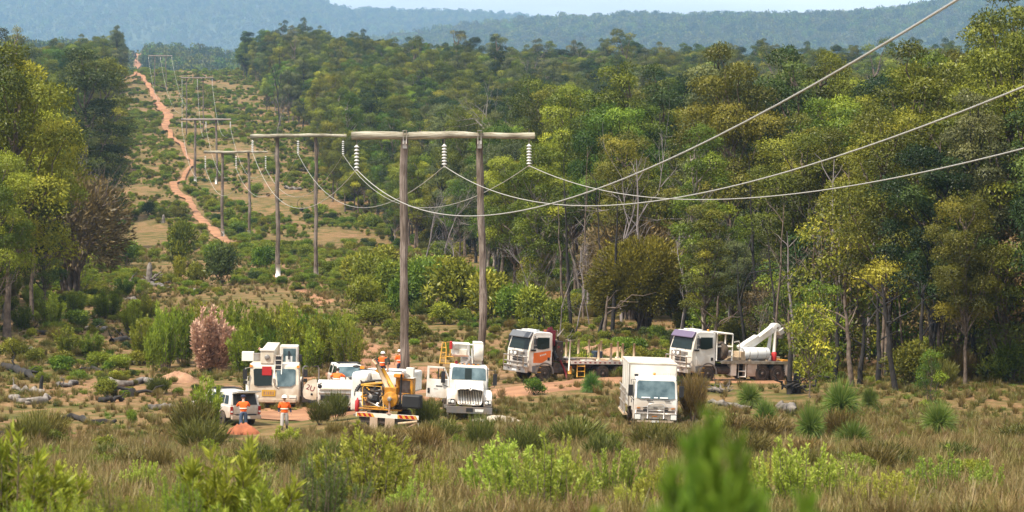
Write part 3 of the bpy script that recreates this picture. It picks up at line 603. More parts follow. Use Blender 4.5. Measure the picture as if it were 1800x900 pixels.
SPR = [sprig_shrub('sprig%d' % i, 220+i, 4.2, 2.5, 30, 150, .26, fo) for i, fo in enumerate(('bright', 'bright', 'yellow', 'green'))]
SED = [fine_shrub('sedge%d' % i, 240+i, 1.5, 1.9, 1500, .026, fo, .42) for i, fo in enumerate(('sedgeg', 'sedge', 'sedgeg', 'sedge'))]
GT = [grass_tree('spear%d' % i, 260+i, 1.15, 1300, .35, True) for i in range(3)]

# ------------------------------------------------------------------ forest: scattered stands, nearest 300 as trees of their own
def inview(x, y, m=12): return abs(x) < .185*y+m
pts = []
y = 168.0
rng = np.random.default_rng(12)
while y < 1500:
    step = 6.2 if y < 700 else 7.0
    x = -.185*y-16
    while x < .185*y+16:
        px, py = x+rng.uniform(-.45, .45)*step, y+rng.uniform(-.45, .45)*step; off = px-(18.3-.127*py)
        wig = 3.5*math.sin(py*.05)+2.5*math.sin(py*.017+1)
        rt = off > 23.5+wig*.7 and not (py > 1330) and (py > 196 or px > 24 or (py > 172 and px > 22)); lt = off < -33+wig*.6 and py > 222 and py < 1480
        if py < 205 and rt and px < 26+ (205-py)*.0: rt = False
        if rt and py < 262 and px < 14.5: rt = False             # clear ground behind the flatbed trucks
        if rt or lt: pts.append((px, py, off))
        x += step
    y += step*.95
pts = np.array(pts); pts = pts[np.argsort(pts[:, 1])]
print('trees', len(pts))
LABS = ['round crowned olive gum tree', 'round crowned fresh green gum tree', 'slender olive gum tree leafy down its trunk', 'flat topped yellow green gum tree', 'dark crowned gum tree on a burnt trunk', 'slender dark gum tree', 'round crowned yellow green gum tree', 'slender green gum tree with a pale trunk', 'spreading green gum tree on a burnt trunk', 'spreading olive gum tree', 'grey green gum tree with a rounded crown', 'slender grey green gum tree on a burnt trunk']
def zone(x, y, off):
    u = 900+5000*x/y
    if off < 0: return 'in the forest left of the strip, ' + ('front rows' if y < 300 else 'farther rows')
    if u < 1000: return 'in the forest behind the nearest H-frame pole'
    if u < 1230: return 'in the forest behind the two flatbed trucks'
    if u < 1400: return 'in the forest behind the white boom arm'
    return 'in the forest behind the grass trees' if u < 1620 else 'in the forest at the right edge'
n_ind = 0; far = []
for i, (x, y, off) in enumerate(pts):
    k = int(rng.integers(0, 12)); u = 900+5000*x/y
    if y < 330 and k in (3, 6) and rng.uniform() < .3: k = 0
    s = rng.uniform(.78, 1.18); 
    if off > 0 and y > 420: s *= .9
    if abs(off) < 34 and rng.uniform() < .35: s *= .6
    if n_ind < 262 and inview(x, y, 3):
        sm = rng.uniform() < .24
        if sm:
            j = int(rng.integers(0, 5)); ms = SM[j]; lab = ('small green gum tree', 'small olive gum tree', 'small dark gum tree', 'small yellow green gum tree', 'small browning gum tree')[j]; s = rng.uniform(.7, 1.3)
        else: ms = TK[k]; lab = LABS[k]
        zz = zone(x, y, off); lab = lab+' '+zz; lab = ' '.join(lab.split()[:16])
        place('gum_tree', ms, (x, y, float(gz(x, y))-.1), s, rng.uniform(0, 6.28), lab, 'tree', 'gum trees ' + zz + ', ' + lab.split(' in the')[0], sz=s*rng.uniform(.9, 1.12)); n_ind += 1
    elif y > 200 or inview(x, y, 25): far.append((x, y, float(gz(x, y))-.2, k, s))
fs = [src('tree_kind_%s' % chr(97+i), join_meshes('tree_kind', *TK[i])) for i in range(12)]
far = np.array(far); n = len(far); sc = far[:, 4]
scatter('forest', far[:, :3], np.stack([np.zeros(n), np.zeros(n), rng.uniform(0, 6.28, n)], -1), np.stack([sc, sc, sc*rng.uniform(.9, 1.15, n)], -1), far[:, 3], fs, 'dense gum forest covering the slopes on both sides of the strip', 'forest')
# understorey in the forest edges (uncounted)
up = []
for x, y, off in pts[pts[:, 1] < 520]:
    for _ in range(2 if y < 330 else 1):
        a = x+rng.uniform(-4, 4); b = y+rng.uniform(-4, 4); up.append((a, b, float(gz(a, b)), rng.choice([0, 2, 3, 5, 6, 7, 8]), rng.uniform(.55, 1.25)))
up = np.array(up); n = len(up)
us_ = [src('under_kind_%s' % chr(97+i), join_meshes('under_kind', *(PUFF+SED[:3])[i])) for i in range(9)]
scatter('undergrowth', up[:, :3], np.stack([np.zeros(n), np.zeros(n), rng.uniform(0, 6.28, n)], -1), np.stack([up[:, 4]]*3, -1), up[:, 3], us_, 'low bushes and rushes filling the shade under the forest edge', 'undergrowth')
# far hill forest: small crowns only
def blob_tree(seed, fol):
    g = np.random.default_rng(seed); C = []; T = []; D = []
    for i in range(7):
        c = np.array([g.normal()*1.9, g.normal()*1.9, 6.5+g.uniform(-2, 3)]); m = 26; d = unit(g.normal(size=(m, 3))); C.append(c+d*1.7); D.append(unit(d+g.normal(size=(m, 3))*.5)); T.append(.4+g.normal(size=m)*.15)
    C = np.concatenate(C); tr = tube_mesh('t', [(np.array([[0, 0, -1], [0, 0, 4], [.3, 0, 8.]]), np.array([.3, .25, .1]))], M['bark'], 4)
    return join_meshes('hill_tree_kind', tr, quads_mesh('c', leaf_quads(C, np.concatenate(D), np.full(len(C), 1.9), np.full(len(C), 1.1), g), [F[fol]], np.concatenate(T)))
ht = [src('hill_tree_%s' % chr(97+i), blob_tree(300+i, f)) for i, f in enumerate(('olive', 'dark', 'green', 'grey'))]
hp = []
for (X, Y, Z), sp, lo, hi in ((RA, 29, .04, 1.08), (RB, 20, .06, 1.08), (RC, 10, .1, 1.15)):
    nr, nc = X.shape; cnt = 0
    Lr = abs(Y[-1, 0]-Y[0, 0]); 
    for yy in np.arange(Y[0, 0]+(Y[-1, 0]-Y[0, 0])*lo/1.35, Y[0, 0]+(Y[-1, 0]-Y[0, 0])*hi/1.35, sp):
        fi = (yy-Y[0, 0])/(Y[-1, 0]-Y[0, 0])*(nr-1); i0 = int(fi); fr = fi-i0
        if i0 >= nr-1: continue
        rx = X[i0]*(1-fr)+X[i0+1]*fr; rz = Z[i0]*(1-fr)+Z[i0+1]*fr; xx = np.arange(-.19*yy, .19*yy, sp); xx = xx+rng.uniform(-.5, .5, len(xx))*sp; zz = np.interp(xx, rx, rz)
        keep = np.ones(len(xx), bool)
        if X is RC[0]: keep = np.abs(900+5000*xx/yy-240) > 13+4*math.sin(yy*.02)
        pale = np.sin(xx*.006+1.3)*np.sin(yy*.0045+xx*.002)
        if X is RA[0]: keep = pale < 2
        hp.append(np.stack([xx, yy+rng.uniform(-.5, .5, len(xx))*sp, zz-1], -1)[keep])
hp = np.concatenate(hp); n = len(hp); print('hill trees', n); sc = rng.uniform(.7, 1.3, n)*np.clip(hp[:, 1]/3600, .9, 2.0)
scatter('distant_forest', hp, np.stack([np.zeros(n), np.zeros(n), rng.uniform(0, 6.28, n)], -1), np.stack([sc, sc, sc*rng.uniform(.8, 1.3, n)], -1), rng.integers(0, 4, n), ht, 'far off forest covering the blue hazy hills', 'distant forest')

# ------------------------------------------------------------------ ground cover
tk = [src('tuft_%s' % chr(97+i), tuft_mesh('tuft', 400+i, *a)) for i, a in enumerate([(.75, .7, 80, .020, 'sedge'), (.85, .7, 80, .018, 'straw'), (.7, .9, 80, .022, 'sedgeg'), (.6, .8, 70, .020, 'sedge'), (.95, .6, 70, .018, 'straw'), (.45, .8, 60, .025, 'green')])]
def ctrack(x, y):   # bare working areas
    for px, py, r in ((-11, 160, 8), (-7, 172, 6), (-10, 190, 4), (2, 170, 4), (0, 178, 6), (7, 180, 7), (14, 181, 7)):
        if (x-px)**2+((y-py)*1.0)**2 < r*r*.42: return True
    return False
gp = []
nz = lambda x, y: math.sin(x*.31+1.2*math.sin(y*.13))+math.sin(y*.27+x*.11+2)+.6*math.sin(x*.9-y*.7)
trk = np.array([p[:2] for p in tp]); trk_ = np.concatenate([trk[:-1]+(trk[1:]-trk[:-1])*f for f in np.linspace(0, 1, 16)])
for _ in range(90000):
    y = 52+(470-52)*rng.uniform()**1.25; x = rng.uniform(-1, 1)*(.19*y+2); off = x-(18.3-.127*y); a = nz(x, y)
    if y > 200 and (off > 24 or off < -30): 
        if rng.uniform() < .6: continue
    dens = float(np.interp(y, [0, 110, 140, 170, 230, 480], [1, .95, .72, .58, .42, .40]))
    if x < -.08*y and y > 110: dens *= .75
    if y < 140: ok = rng.uniform() < dens*(.55+.25*a+.4)
    else: ok = rng.uniform() < dens*max(0, .75+.42*a)
    if not ok or (y > 150 and ctrack(x, y)) or (138 < y < 158 and -17 < x < -11) or (140 < y < 152 and -10 < x < -1 and rng.uniform() < .6): continue
    if y > 200 and np.min(np.abs(trk[:, 0]-x)+np.abs(trk[:, 1]-y)*.15) < 3: continue
    k = rng.choice(6, p=(.27, .27, .14, .14, .14, .04) if y < 145 else (.2, .17, .23, .15, .1, .15)); gp.append((x, y, float(gz(x, y))-.03, k, rng.uniform(.55, 1.15)*float(np.interp(y, [0, 110, 150, 250, 470], [1, .95, .72, .75, 1.3]))))
gp = np.array(gp); n = len(gp); print('tufts', n)
scatter('dry_grass', gp[:, :3], np.stack([rng.normal(0, .08, n), rng.normal(0, .08, n), rng.uniform(0, 6.28, n)], -1), np.stack([gp[:, 4], gp[:, 4], gp[:, 4]*rng.uniform(.75, 1.2, n)], -1), gp[:, 3], tk, 'straw and olive coloured grass and rushes covering the clearing', 'grass')
# low heath on the strip, farther off
lp = []
for _ in range(30000):
    y = 175+(1450-175)*rng.uniform()**1.25; off = rng.uniform(-31, 27); x = off+18.3-.127*y; a = math.sin(x*.16+y*.031)+math.sin(y*.057+1+.8*math.sin(x*.11))+.8*math.sin(x*.41+y*.13)
    if rng.uniform() > (.40 if y < 520 else .72)+.55*a: continue
    if np.min(np.hypot((trk_[:, 0]-x), (trk_[:, 1]-y)*.3)) < 1.5 or (y < 200 and ctrack(x, y)): continue
    if y < 275 and rng.uniform() < (.62 if off < 0 else .3): continue
    k = rng.choice(9, p=(.13, .24, .09, .18, .18, .03, .05, .06, .04) if y > 275 else (.10, .06, .20, .10, .04, .05, .15, .15, .15)); lp.append((x, y, float(gz(x, y)), k, min(.9, .20*math.exp(rng.normal()*.5))*(1 if y < 400 else 1.25)))
lp = np.array(lp); n = len(lp); print('heath', n)
scatter('heath', lp[:, :3], np.stack([np.zeros(n), np.zeros(n), rng.uniform(0, 6.28, n)], -1), np.stack([lp[:, 4]*1.2, lp[:, 4]*1.2, lp[:, 4]], -1), lp[:, 3], us_, 'knee high green heath spread over the cleared strip', 'heath')

# ------------------------------------------------------------------ single plants, placed from the photograph
def shrub(kinds, j, u, v, wpx, hpx, label, group=None, base=None, D=None, nm='shrub', cat='shrub', natural=(2.9, 2.3), names=('stems', 'leaves', 'skirt')):
    p = ray(u, v) if D is None else at(u, D); px = 5000/p[1]; sw = wpx/px/natural[0]; sh = hpx/px/natural[1]
    return place(nm, kinds[j % len(kinds)], (p[0], p[1], p[2]-.05), sw, RG.uniform(0, 6.28), label, cat, group, names=names, sz=sh)
SPN = (2.5, 4.0)
TH = [(255, 640, 55, 100, 1), (290, 648, 58, 135, 1), (322, 640, 56, 128, 3), (385, 648, 60, 130, 0), (418, 640, 60, 130, 2), (452, 642, 62, 128, 1), (478, 640, 60, 120, 0), (505, 645, 60, 126, 2), (532, 640, 62, 122, 3), (560, 648, 60, 118, 1), (585, 645, 60, 112, 1), (612, 655, 60, 108, 0), (545, 655, 55, 95, 2), (470, 655, 60, 105, 3), (430, 660, 60, 110, 1), (348, 610, 50, 95, 2), (400, 612, 50, 100, 0), (500, 610, 50, 95, 2), (600, 615, 48, 85, 0)]
for i, (u, v, ww, hh, k) in enumerate(TH): shrub(SPR, k, u, v, ww, hh, 'young bright green gum sapling in the dense thicket behind the crane truck', 'saplings in the thicket behind the crane truck', natural=SPN, nm='sapling', cat='sapling')
pk = sprig_shrub('pink', 290, 4.2, 2.6, 46, 170, .24, 'pink', .25, .35); shrub([pk], 0, 369, 655, 88, 128, 'dead pinkish brown bush standing in front of the green thicket', natural=SPN)
shrub(SPR, 0, 362, 700, 66, 128, 'light green leafy sapling in front of the open canopy ute', natural=SPN, nm='sapling', cat='sapling', D=148)
shrub(PUFF, 1, 269, 655, 36, 70, 'small rounded green tree left of the dead pink bush', nm='small_tree', cat='tree')
shrub(SM, 3, 140, 520, 74, 90, 'bushy yellow topped small tree on the left slope near the fallen stump', nm='small_tree', cat='tree', natural=(4, 7.5), names=('trunk', 'crown'))
for u, v, ww, hh, j, lb in [(320, 470, 58, 78, 0, 'rounded green tree beside the track below the third power pole'), (392, 502, 62, 72, 5, 'dark green bush left of the second power pole'), (376, 478, 40, 50, 1, 'light green bush behind the dark green bush'), (465, 478, 56, 44, 0, 'dense low green bush at the foot of the second power pole'),
        (317, 497, 28, 48, 3, 'narrow yellow green bush below the rounded green tree'), (348, 500, 46, 40, 2, 'olive bush between the stump and the dark green bush'), (207, 672, 36, 22, 3, 'low yellow green bush above the long fallen log'), (926, 582, 42, 24, 1, 'vivid green low bush behind the orange doored truck'),
        (710, 558, 78, 70, 0, 'dark round bush behind the left leg of the nearest power pole'), (222, 468, 50, 44, 0, 'green bush above the fallen stump with roots'), (262, 380, 26, 26, 5, 'small dark bush left of the winding track'), (60, 560, 40, 30, 2, 'olive bush at the left edge below the big trees'), (170, 440, 44, 40, 1, 'light green bush at the edge of the left forest'),
        (840, 690, 50, 36, 2, 'grey green low bush right of the bonneted truck'), (940, 695, 44, 30, 0, 'round green bush in front of the flatbed'), (232, 750, 22, 30, 1, 'small pointed green bush in the grass at left')]:
    shrub(PUFF, j, u, v, ww, hh, lb)
for i, (u, v, ww, hh) in enumerate([(620, 500, 60, 45), (650, 520, 66, 60), (692, 530, 60, 60), (668, 480, 60, 40), (745, 540, 80, 75), (790, 560, 90, 85), (760, 500, 70, 40), (830, 545, 80, 70), (868, 568, 80, 75), (900, 570, 60, 55), (945, 578, 66, 62), (980, 585, 46, 50), (725, 500, 60, 40), (800, 510, 80, 48), (640, 560, 50, 60)]):
    shrub(PUFF, (3, 1, 3, 3, 4, 3, 1, 4)[i % 8], u, v, ww*1.3, hh*1.25, 'rounded yellow green wattle bush in the thicket behind the nearest power pole', 'wattle bushes behind the nearest power pole')
for i, (u, v, ww, hh, j) in enumerate([(90, 575, 50, 75, 0), (130, 560, 46, 60, 1), (188, 560, 52, 62, 0), (118, 625, 46, 60, 2), (160, 625, 44, 52, 0), (60, 540, 40, 50, 1), (232, 590, 40, 70, 1), (40, 580, 44, 55, 3), (20, 520, 40, 60, 2), (255, 560, 40, 52, 2), (215, 520, 36, 44, 3)]):
    shrub(SPR, j, u, v, ww, hh, 'upright green sapling scattered over the left slope', 'saplings scattered over the left slope', natural=SPN, nm='sapling', cat='sapling')
for u, v, ww, hh, j, lb in [(338, 772, 100, 76, 3, 'wide grey green rush bush in front of the ute'), (562, 748, 56, 46, 2, 'tall dark rush bush beside the crane truck front'), (590, 740, 60, 54, 0, 'dark rush bush below the open truck door'), (632, 782, 50, 40, 1, 'brown rush bush left of the hazard striped bumper'), (690, 800, 110, 44, 1, 'low brown rush bush under the hazard striped bumper'), (752, 752, 60, 52, 2, 'green rush bush left of the bonneted truck bumper'),
        (1218, 745, 64, 95, 3, 'dry brown rush bush right of the box truck'), (845, 712, 44, 44, 0, 'rush bush between the two trucks'), (590, 775, 50, 36, 3, 'brown rush bush behind the foreground heath'), (1015, 790, 130, 60, 0, 'broad grey green rush bush in the middle of the grass'), (1150, 800, 110, 60, 2, 'broad rush bush below the box truck'), (445, 700, 50, 40, 3, 'rush bush under the crane truck cab')]:
    shrub(SED, j, u, v, ww, hh, lb, natural=(1.9, 1.5))
for i in range(40):
    u, v = RG.uniform(0, 1800), RG.uniform(770, 850)
    if (455 < u < 560 and v < 815) or (590 < u < 770 and v < 800): v += 50
    zn = 'below the logs at the left' if u < 300 else 'below the white ute' if u < 520 else 'below the pole borer' if u < 740 else 'below the bonneted truck' if u < 900 else 'between the bonneted truck and the box truck' if u < 1080 else 'below the box truck' if u < 1280 else 'below the grass trees'; zl = 'tall green' if i % 4 in (0, 2) else 'tawny brown'; shrub(SED, i, u, v, RG.uniform(60, 130), RG.uniform(35, 70), zl+' rush bush in the dry grass '+zn, zl+' rush bushes '+zn, natural=(1.9, 1.5))
for i in range(64):
    y = RG.uniform(62, 128); u = RG.uniform(0, 1800); b = at(u, y); k = int(RG.integers(0, 4)); s_ = RG.uniform(.5, 1.0)
    if k < 2: place('shrub', SPR[k], (b[0], b[1], b[2]-.05), .42*s_, RG.uniform(0, 6), 'knee high leafy green bush in the open grass', 'shrub', 'leafy green bushes in the open grass', names=('stems', 'leaves'), sz=.3*s_)
    else: place('shrub', PUFF[(1, 2)[k-2]], (b[0], b[1], b[2]-.05), .5*s_, RG.uniform(0, 6), 'knee high leafy green bush in the open grass', 'shrub', 'leafy green bushes in the open grass', names=('stems', 'leaves'), sz=.42*s_)
for i in range(64):
    y = RG.uniform(225, 520); off = RG.uniform(24, 60) if i % 4 else RG.uniform(-50, -28); x = 18.3-.127*y+off
    if abs(x) > .18*y: continue
    o = link('dead_tree', (dts := globals().get('dts') or [dead_tree('bare%d' % j, 560+j, 13, .45, ('deadwood', 'deadgrey', 'barkp')[j], 4, .15) for j in range(3)])[i % 3], None, (x, y, float(gz(x, y))-.2)); s_ = RG.uniform(.8, 1.35); o.scale = (s_, s_, s_*1.1); o.rotation_euler = (0, 0, RG.uniform(0, 6)); tag(o, 'bare pale dead tree standing among the living gums', 'dead tree', 'bare pale dead trees among the living gums')
# grass trees
for i, (u, v, ww, hh, lb) in enumerate([(1318, 718, 58, 60, 'bright green grass tree nearest the boom truck rear wheels'), (1345, 752, 52, 66, 'small grass tree directly below the brightest one'), (1425, 785, 64, 100, 'blurred grey green grass tree with upright crown'), (1478, 742, 84, 98, 'tall grass tree with a long brown skirt of dead leaves'), (1500, 795, 90, 72, 'low spreading dark green grass tree'), (1528, 725, 40, 60, 'slim grass tree right of the skirted one'), (1650, 768, 80, 82, 'grass tree standing apart at the right with brown skirt'), (1040, 690, 44, 46, 'grass tree in front of the flatbed wheels')]):
    p = ray(u, v); px = 5000/p[1]; place('grass_tree', GT[i % 3] if i not in (0, 4) else GT[i % 3][:2]+(None,), (p[0], p[1], p[2]-.05), ww/px/2.3, RG.uniform(0, 6), lb, 'grass tree', 'grass trees at the right', sz=hh/px/1.95)
# notable trees
def tree_at(ms, u, D, vtop, Hn, label, wf=1.0, nm='gum_tree', names=('trunk', 'crown')):
    b = at(u, D); H = P(u, vtop, D)[2]-b[2]; s = H/Hn; return place(nm, ms, (b[0], b[1], b[2]-.1), s*wf, RG.uniform(0, 6.28), label, 'tree', None, names=names, sz=s)
bt = broom('broom', 501, 7.0, 7.6, 26, 'wattle', 46000, .26); tree_at(bt, 1132, 236, 418, 7.3, 'big dome shaped olive brown tree behind the box truck', nm='wattle_tree')
bt2 = broom('broomb', 502, 7.0, 6.4, 22, 'brown', 9000); tree_at(bt2, 1110, 262, 372, 7.3, 'grey brown bushy tree showing above the dome shaped tree', nm='wattle_tree'); tree_at(bt2, 125, 300, 300, 7.3, 'dull brown bushy tree at the edge of the left forest', nm='wattle_tree')
sg = gum('split_gum', 503, 6.2, 3.4, .28, 20, (.6, 1.05), 420, .24, 'round', 'yellow', 'bark', .07); tree_at(sg, 1428, 168, 526, 6.2, 'small many stemmed yellow topped gum tree behind the tall grass trees', .82)
tree_at(SM[0], 1635, 160, 610, 7.5, 'small pale leaved sapling against the dark trunks at right', .8)
tree_at(TK[8], 1105, 300, 165, 19, 'tall spreading yellow green gum tree above the dome shaped tree', 1.15)
tree_at(TK[7], 950, 270, 250, 20, 'slender green gum tree behind the orange doored truck', 1.2); tree_at(TK[1], 900, 285, 262, 19, 'green gum tree just right of the nearest power pole'); tree_at(TK[3], 1010, 305, 215, 18, 'yellow green gum tree at the middle of the forest front')
tree_at(TK[6], 1740, 200, 170, 17, 'yellow topped gum tree near the right edge', 1.15); tree_at(TK[9], 1775, 215, -30, 21, 'tallest gum tree, reaching above the frame at the right edge', 1.0); tree_at(TK[1], 1480, 230, 150, 19, 'olive gum tree under the middle wire at right'); tree_at(TK[9], 1430, 225, 200, 21, 'gum tree with a crown hanging right under the lowest wire')
tree_at(TK[2], 1240, 215, 350, 21, 'slender young gum tree right of the dome shaped tree', 1.2); tree_at(TK[0], 1560, 190, 190, 20, 'dark olive gum tree behind the tall grass trees'); tree_at(TK[4], 1640, 180, 250, 20, 'thick dark gum tree in front of the right forest', 1.1)
tree_at(TK[6], 12, 232, 62, 17, 'big olive gum tree in front at the left edge', .95); tree_at(TK[3], 55, 255, 130, 18, 'broad gum tree second from the left edge', .82); tree_at(TK[1], -8, 205, 250, 19, 'gum tree cut by the left edge of the view', .8)
tree_at(TK[5], 155, 470, 86, 22, 'tall dark column shaped gum tree beside the strip at left', 1.5); tree_at(TK[2], 190, 560, 95, 21, 'pale tall gum tree behind the dark column shaped one', 1.2)
tree_at(TK[5], 78, 262, 230, 22, 'dark gum tree low at the left forest edge', 1.0)
dt = [dead_tree('snag%d' % i, 520+i, H, .55, m, 4, r0) for i, (H, m, r0) in enumerate([(12, 'deadwood', .14), (10, 'burnt', .18), (8, 'deadgrey', .09), (14, 'deadwood', .16)])]
def dead_at(k, u, D, vtop, lb, s=1.0, cat='dead tree'):
    b = at(u, D); H = P(u, vtop, D)[2]-b[2]; sc_ = H/(12, 10, 8, 14)[k]/.95; o = link('dead_tree', dt[k], None, (b[0], b[1], b[2]-.1)); o.scale = (sc_*s, sc_*s, sc_); o.rotation_euler = (0, 0, RG.uniform(0, 6)); tag(o, lb, cat, None)
dead_at(0, 1222, 245, 340, 'bare white dead tree right of the dome shaped tree'); dead_at(3, 1390, 330, 185, 'white forked dead tree standing above the forest below the top wire'); dead_at(1, 478, 1000, 66, 'bare dark tree on the skyline at the left end of the right forest')
dead_at(1, 1310, 205, 420, 'burnt black dead tree right of the white dead tree'); dead_at(0, 1325, 200, 490, 'forked pale dead tree above the boom truck cab', .8); dead_at(3, 870, 420, 160, 'bare grey dead tree high in the middle of the forest', .8); dead_at(0, 1470, 205, 330, 'bare leaning dead tree among the right forest', .7)
for i, (u, D, vt) in enumerate([(985, 232, 470), (1010, 240, 440), (1040, 245, 450), (1070, 236, 480), (960, 250, 460), (930, 262, 440), (1190, 228, 430), (1275, 222, 400), (1300, 230, 360), (780, 330, 350), (800, 340, 370), (740, 350, 350)]): 
    b = at(u, D); H = P(u, vt, D)[2]-b[2]; o = link('dead_tree', dt[2], None, (b[0], b[1], b[2]-.1)); o.scale = (H/8,)*3; o.rotation_euler = (0, 0, RG.uniform(0, 6)); tag(o, 'bare grey twiggy dead tree in the gaps of the forest front', 'dead tree', 'bare grey dead trees in the forest front')
og = gum('open_gum', 530, 20, 9.5, .5, 11, (.7, 1.5), 1300, .22, 'umbrella', 'olive', 'bark', .28); og2 = gum('open_gumb', 531, 20, 6, .6, 8, (.6, 1.3), 1300, .22, 'round', 'grey', 'bark', .26)
for u, D, v, k, lb in [(1098, 860, 46, 0, 'tallest open crowned tree on the skyline above the forest, right of centre'), (1072, 900, 64, 1, 'thin crowned tree just left of the tallest skyline tree'), (805, 900, 50, 1, 'open crowned skyline tree, first left of the tallest one by a gap'), (875, 880, 56, 1, 'thin topped skyline tree with two tufts of leaves'), (728, 900, 60, 0, 'broad dark skyline tree left of centre'), (600, 930, 62, 0, 'dark rounded skyline tree above the second crossarm'), (515, 950, 60, 1, 'narrow dark skyline tree at the left end of the right forest'), (1165, 870, 88, 1, 'short open crowned skyline tree right of the tallest one'), (1358, 760, 74, 0, 'dark spreading skyline tree left of the top wire'), (1540, 700, 62, 0, 'wide open skyline tree crossed by the top wire'), (1255, 860, 92, 1, 'small pointed skyline tree between two spreading ones'), (20, 640, 42, 1, 'dark thin crowned tree on the skyline at far left')]:
    tree_at((og, og2)[k], u, D, v, 20, lb)
for i in range(22):
    u = RG.uniform(1430, 1830); D = RG.uniform(178, 250); b = at(u, D); s_ = RG.uniform(.8, 1.7); j = int(RG.integers(0, 5))
    place('gum_tree', SM[j], (b[0], b[1], b[2]-.1), s_, RG.uniform(0, 6), ('small green', 'small olive', 'small dark', 'small yellow green', 'small browning')[j]+' gum tree filling between the trunks of the right forest', 'tree', 'small gum trees between the trunks of the right forest, kind of '+('green', 'olive', 'dark', 'yellow green', 'browning')[j])
# burnt trunks at the forest edge
for i, (u, D, vt) in enumerate([(1392, 190, 545), (1510, 178, 560), (1468, 182, 540), (1498, 176, 520), (1575, 172, 500), (1730, 186, 520), (1645, 188, 470), (1700, 190, 500), (1545, 180, 520), (1060, 228, 520), (1050, 236, 530), (1195, 226, 520), (1255, 214, 520), (1612, 176, 500)]):
    b = at(u, D); H = P(u, vt, D)[2]-b[2]; g = np.random.default_rng(600+i); pa = [curve_path([0, 0, -.3], [g.normal()*.5, g.normal()*.3, H], 9, g, 0, .05, .20, .07)]
    for k in range(4): q = pa[0][0][g.integers(4, 8)]; pa.append(curve_path(q, q+[g.normal()*1.5, g.normal()*1.5, g.uniform(.5, 2)], 5, g, -.05, .2, .06, .015))
    o = link('burnt_trunk', tube_mesh('burnt_trunk', pa, M['burnt' if i % 3 else 'bark'], 7), None, (b[0], b[1], b[2])); tag(o, 'bare dark tree trunk at the front of the forest, right half', 'tree trunk', 'bare dark trunks at the forest front')

st_ = []
for j in range(5):
    g = np.random.default_rng(650+j); pa = [curve_path([0, 0, -.3], [g.normal()*.5, g.normal()*.4, 12], 9, g, 0, .04, .11+.02*j, .03)]
    for k in range(5): q = pa[0][0][g.integers(4, 9)]; pa.append(curve_path(q, q+[g.normal()*1.0, g.normal()*1.0, g.uniform(.8, 2.2)], 5, g, -.05, .15, .04, .01))
    st_.append(tube_mesh('slim_trunk', pa, M[('bark', 'burnt', 'bark', 'deadgrey', 'burnt')[j]], 6))
for i in range(70):
    u = RG.uniform(930, 1800); D = RG.uniform(232, 300) if u < 1330 else RG.uniform(196, 240) if u < 1500 else RG.uniform(176, 225); b = at(u, D); s_ = RG.uniform(.7, 1.25); o = link('slim_trunk', st_[i % 5], None, (b[0], b[1], b[2])); o.scale = (1, 1, s_); o.rotation_euler = (0, 0, RG.uniform(0, 6)); tag(o, 'slim bare upright trunk among the gum trees of the right hand forest', 'tree trunk', 'slim bare trunks in the right hand forest')
# ------------------------------------------------------------------ foreground plants close to the camera
def fg(me, u, D, vtop, Hn, wf, label, nm='shrub', names=('stems', 'leaves'), cat='shrub', group=None):
    b = at(u, D); H = P(u, vtop, D)[2]-b[2]; s = H/Hn; return place(nm, me, (b[0], b[1], b[2]-.05), s*wf, RG.uniform(0, 6.28), label, cat, group, names=names, sz=s)
cand = [sprig_shrub('candle%d' % i, 700+i, 2.0, 1.7, 40, 190, .075, 'lime', .3, .34, .45, .3, .10) for i in range(3)]
for i, (u, D, vt, wf, lb) in enumerate([(650, 58, 752, 1.0, 'tall lime green heath bush with candle like tips at the bottom centre left'), (722, 55, 845, .8, 'small lime green candle tipped bush beside the tallest one'), (760, 66, 800, .5, 'thin single stemmed lime green heath bush'), (905, 62, 772, .95, 'broad candle tipped heath bush below the grass at centre'), (955, 57, 790, 1.0, 'candle tipped heath bush at the bottom centre'), (985, 64, 770, .5, 'slim candle tipped stem between two bushes'), (1075, 66, 785, .8, 'candle tipped heath bush left of the big blurred bush'), (1160, 60, 815, .7, 'candle tipped heath bush half behind the big blurred bush'), (1400, 62, 775, .9, 'candle tipped heath bush right of the big blurred bush'), (1545, 60, 825, .9, 'candle tipped heath bush low at the right'), (1660, 70, 800, 1.1, 'pale green leafy heath bush at the lower right'), (1345, 70, 800, .6, 'small candle tipped heath bush between the grass trees and blurred bush'), (1110, 56, 850, .7, 'low candle tipped heath bush at the very bottom'), (860, 55, 860, .8, 'low candle tipped heath bush at the bottom centre edge'), (560, 62, 850, .8, 'candle tipped heath bush right of the blade leaved bushes'), (1480, 68, 812, .8, 'candle tipped heath bush under the spreading grass tree'), (1600, 58, 850, .9, 'bushy candle tipped heath bush near the lower right edge'), (1735, 74, 808, .7, 'candle tipped heath bush before the right edge trunks'), (820, 68, 820, .6, 'candle tipped heath bush left of the broad one'), (1250, 74, 830, .6, 'candle tipped heath bush behind the large blurred bush'), (120, 66, 812, .8, 'candle tipped heath bush in the lower left grass'), (250, 72, 806, .7, 'candle tipped heath bush above the needle leaved row'), (330, 80, 800, .6, 'small candle tipped heath bush left of the blade leaved bush'), (700, 78, 800, .6, 'candle tipped heath bush under the hazard stripes')]):
    fg(cand[i % 3], u, D, vt, 1.5, wf*1.15, lb, group='candle tipped heath bushes in the foreground')
bank = sprig_shrub('banksia', 710, 1.5, 1.4, 26, 120, .15, 'bright', .35, .2, .5, .35, .13); bank2 = sprig_shrub('banksiab', 711, 1.5, 1.6, 28, 120, .15, 'bright', .35, .2, .5, .3, .13)
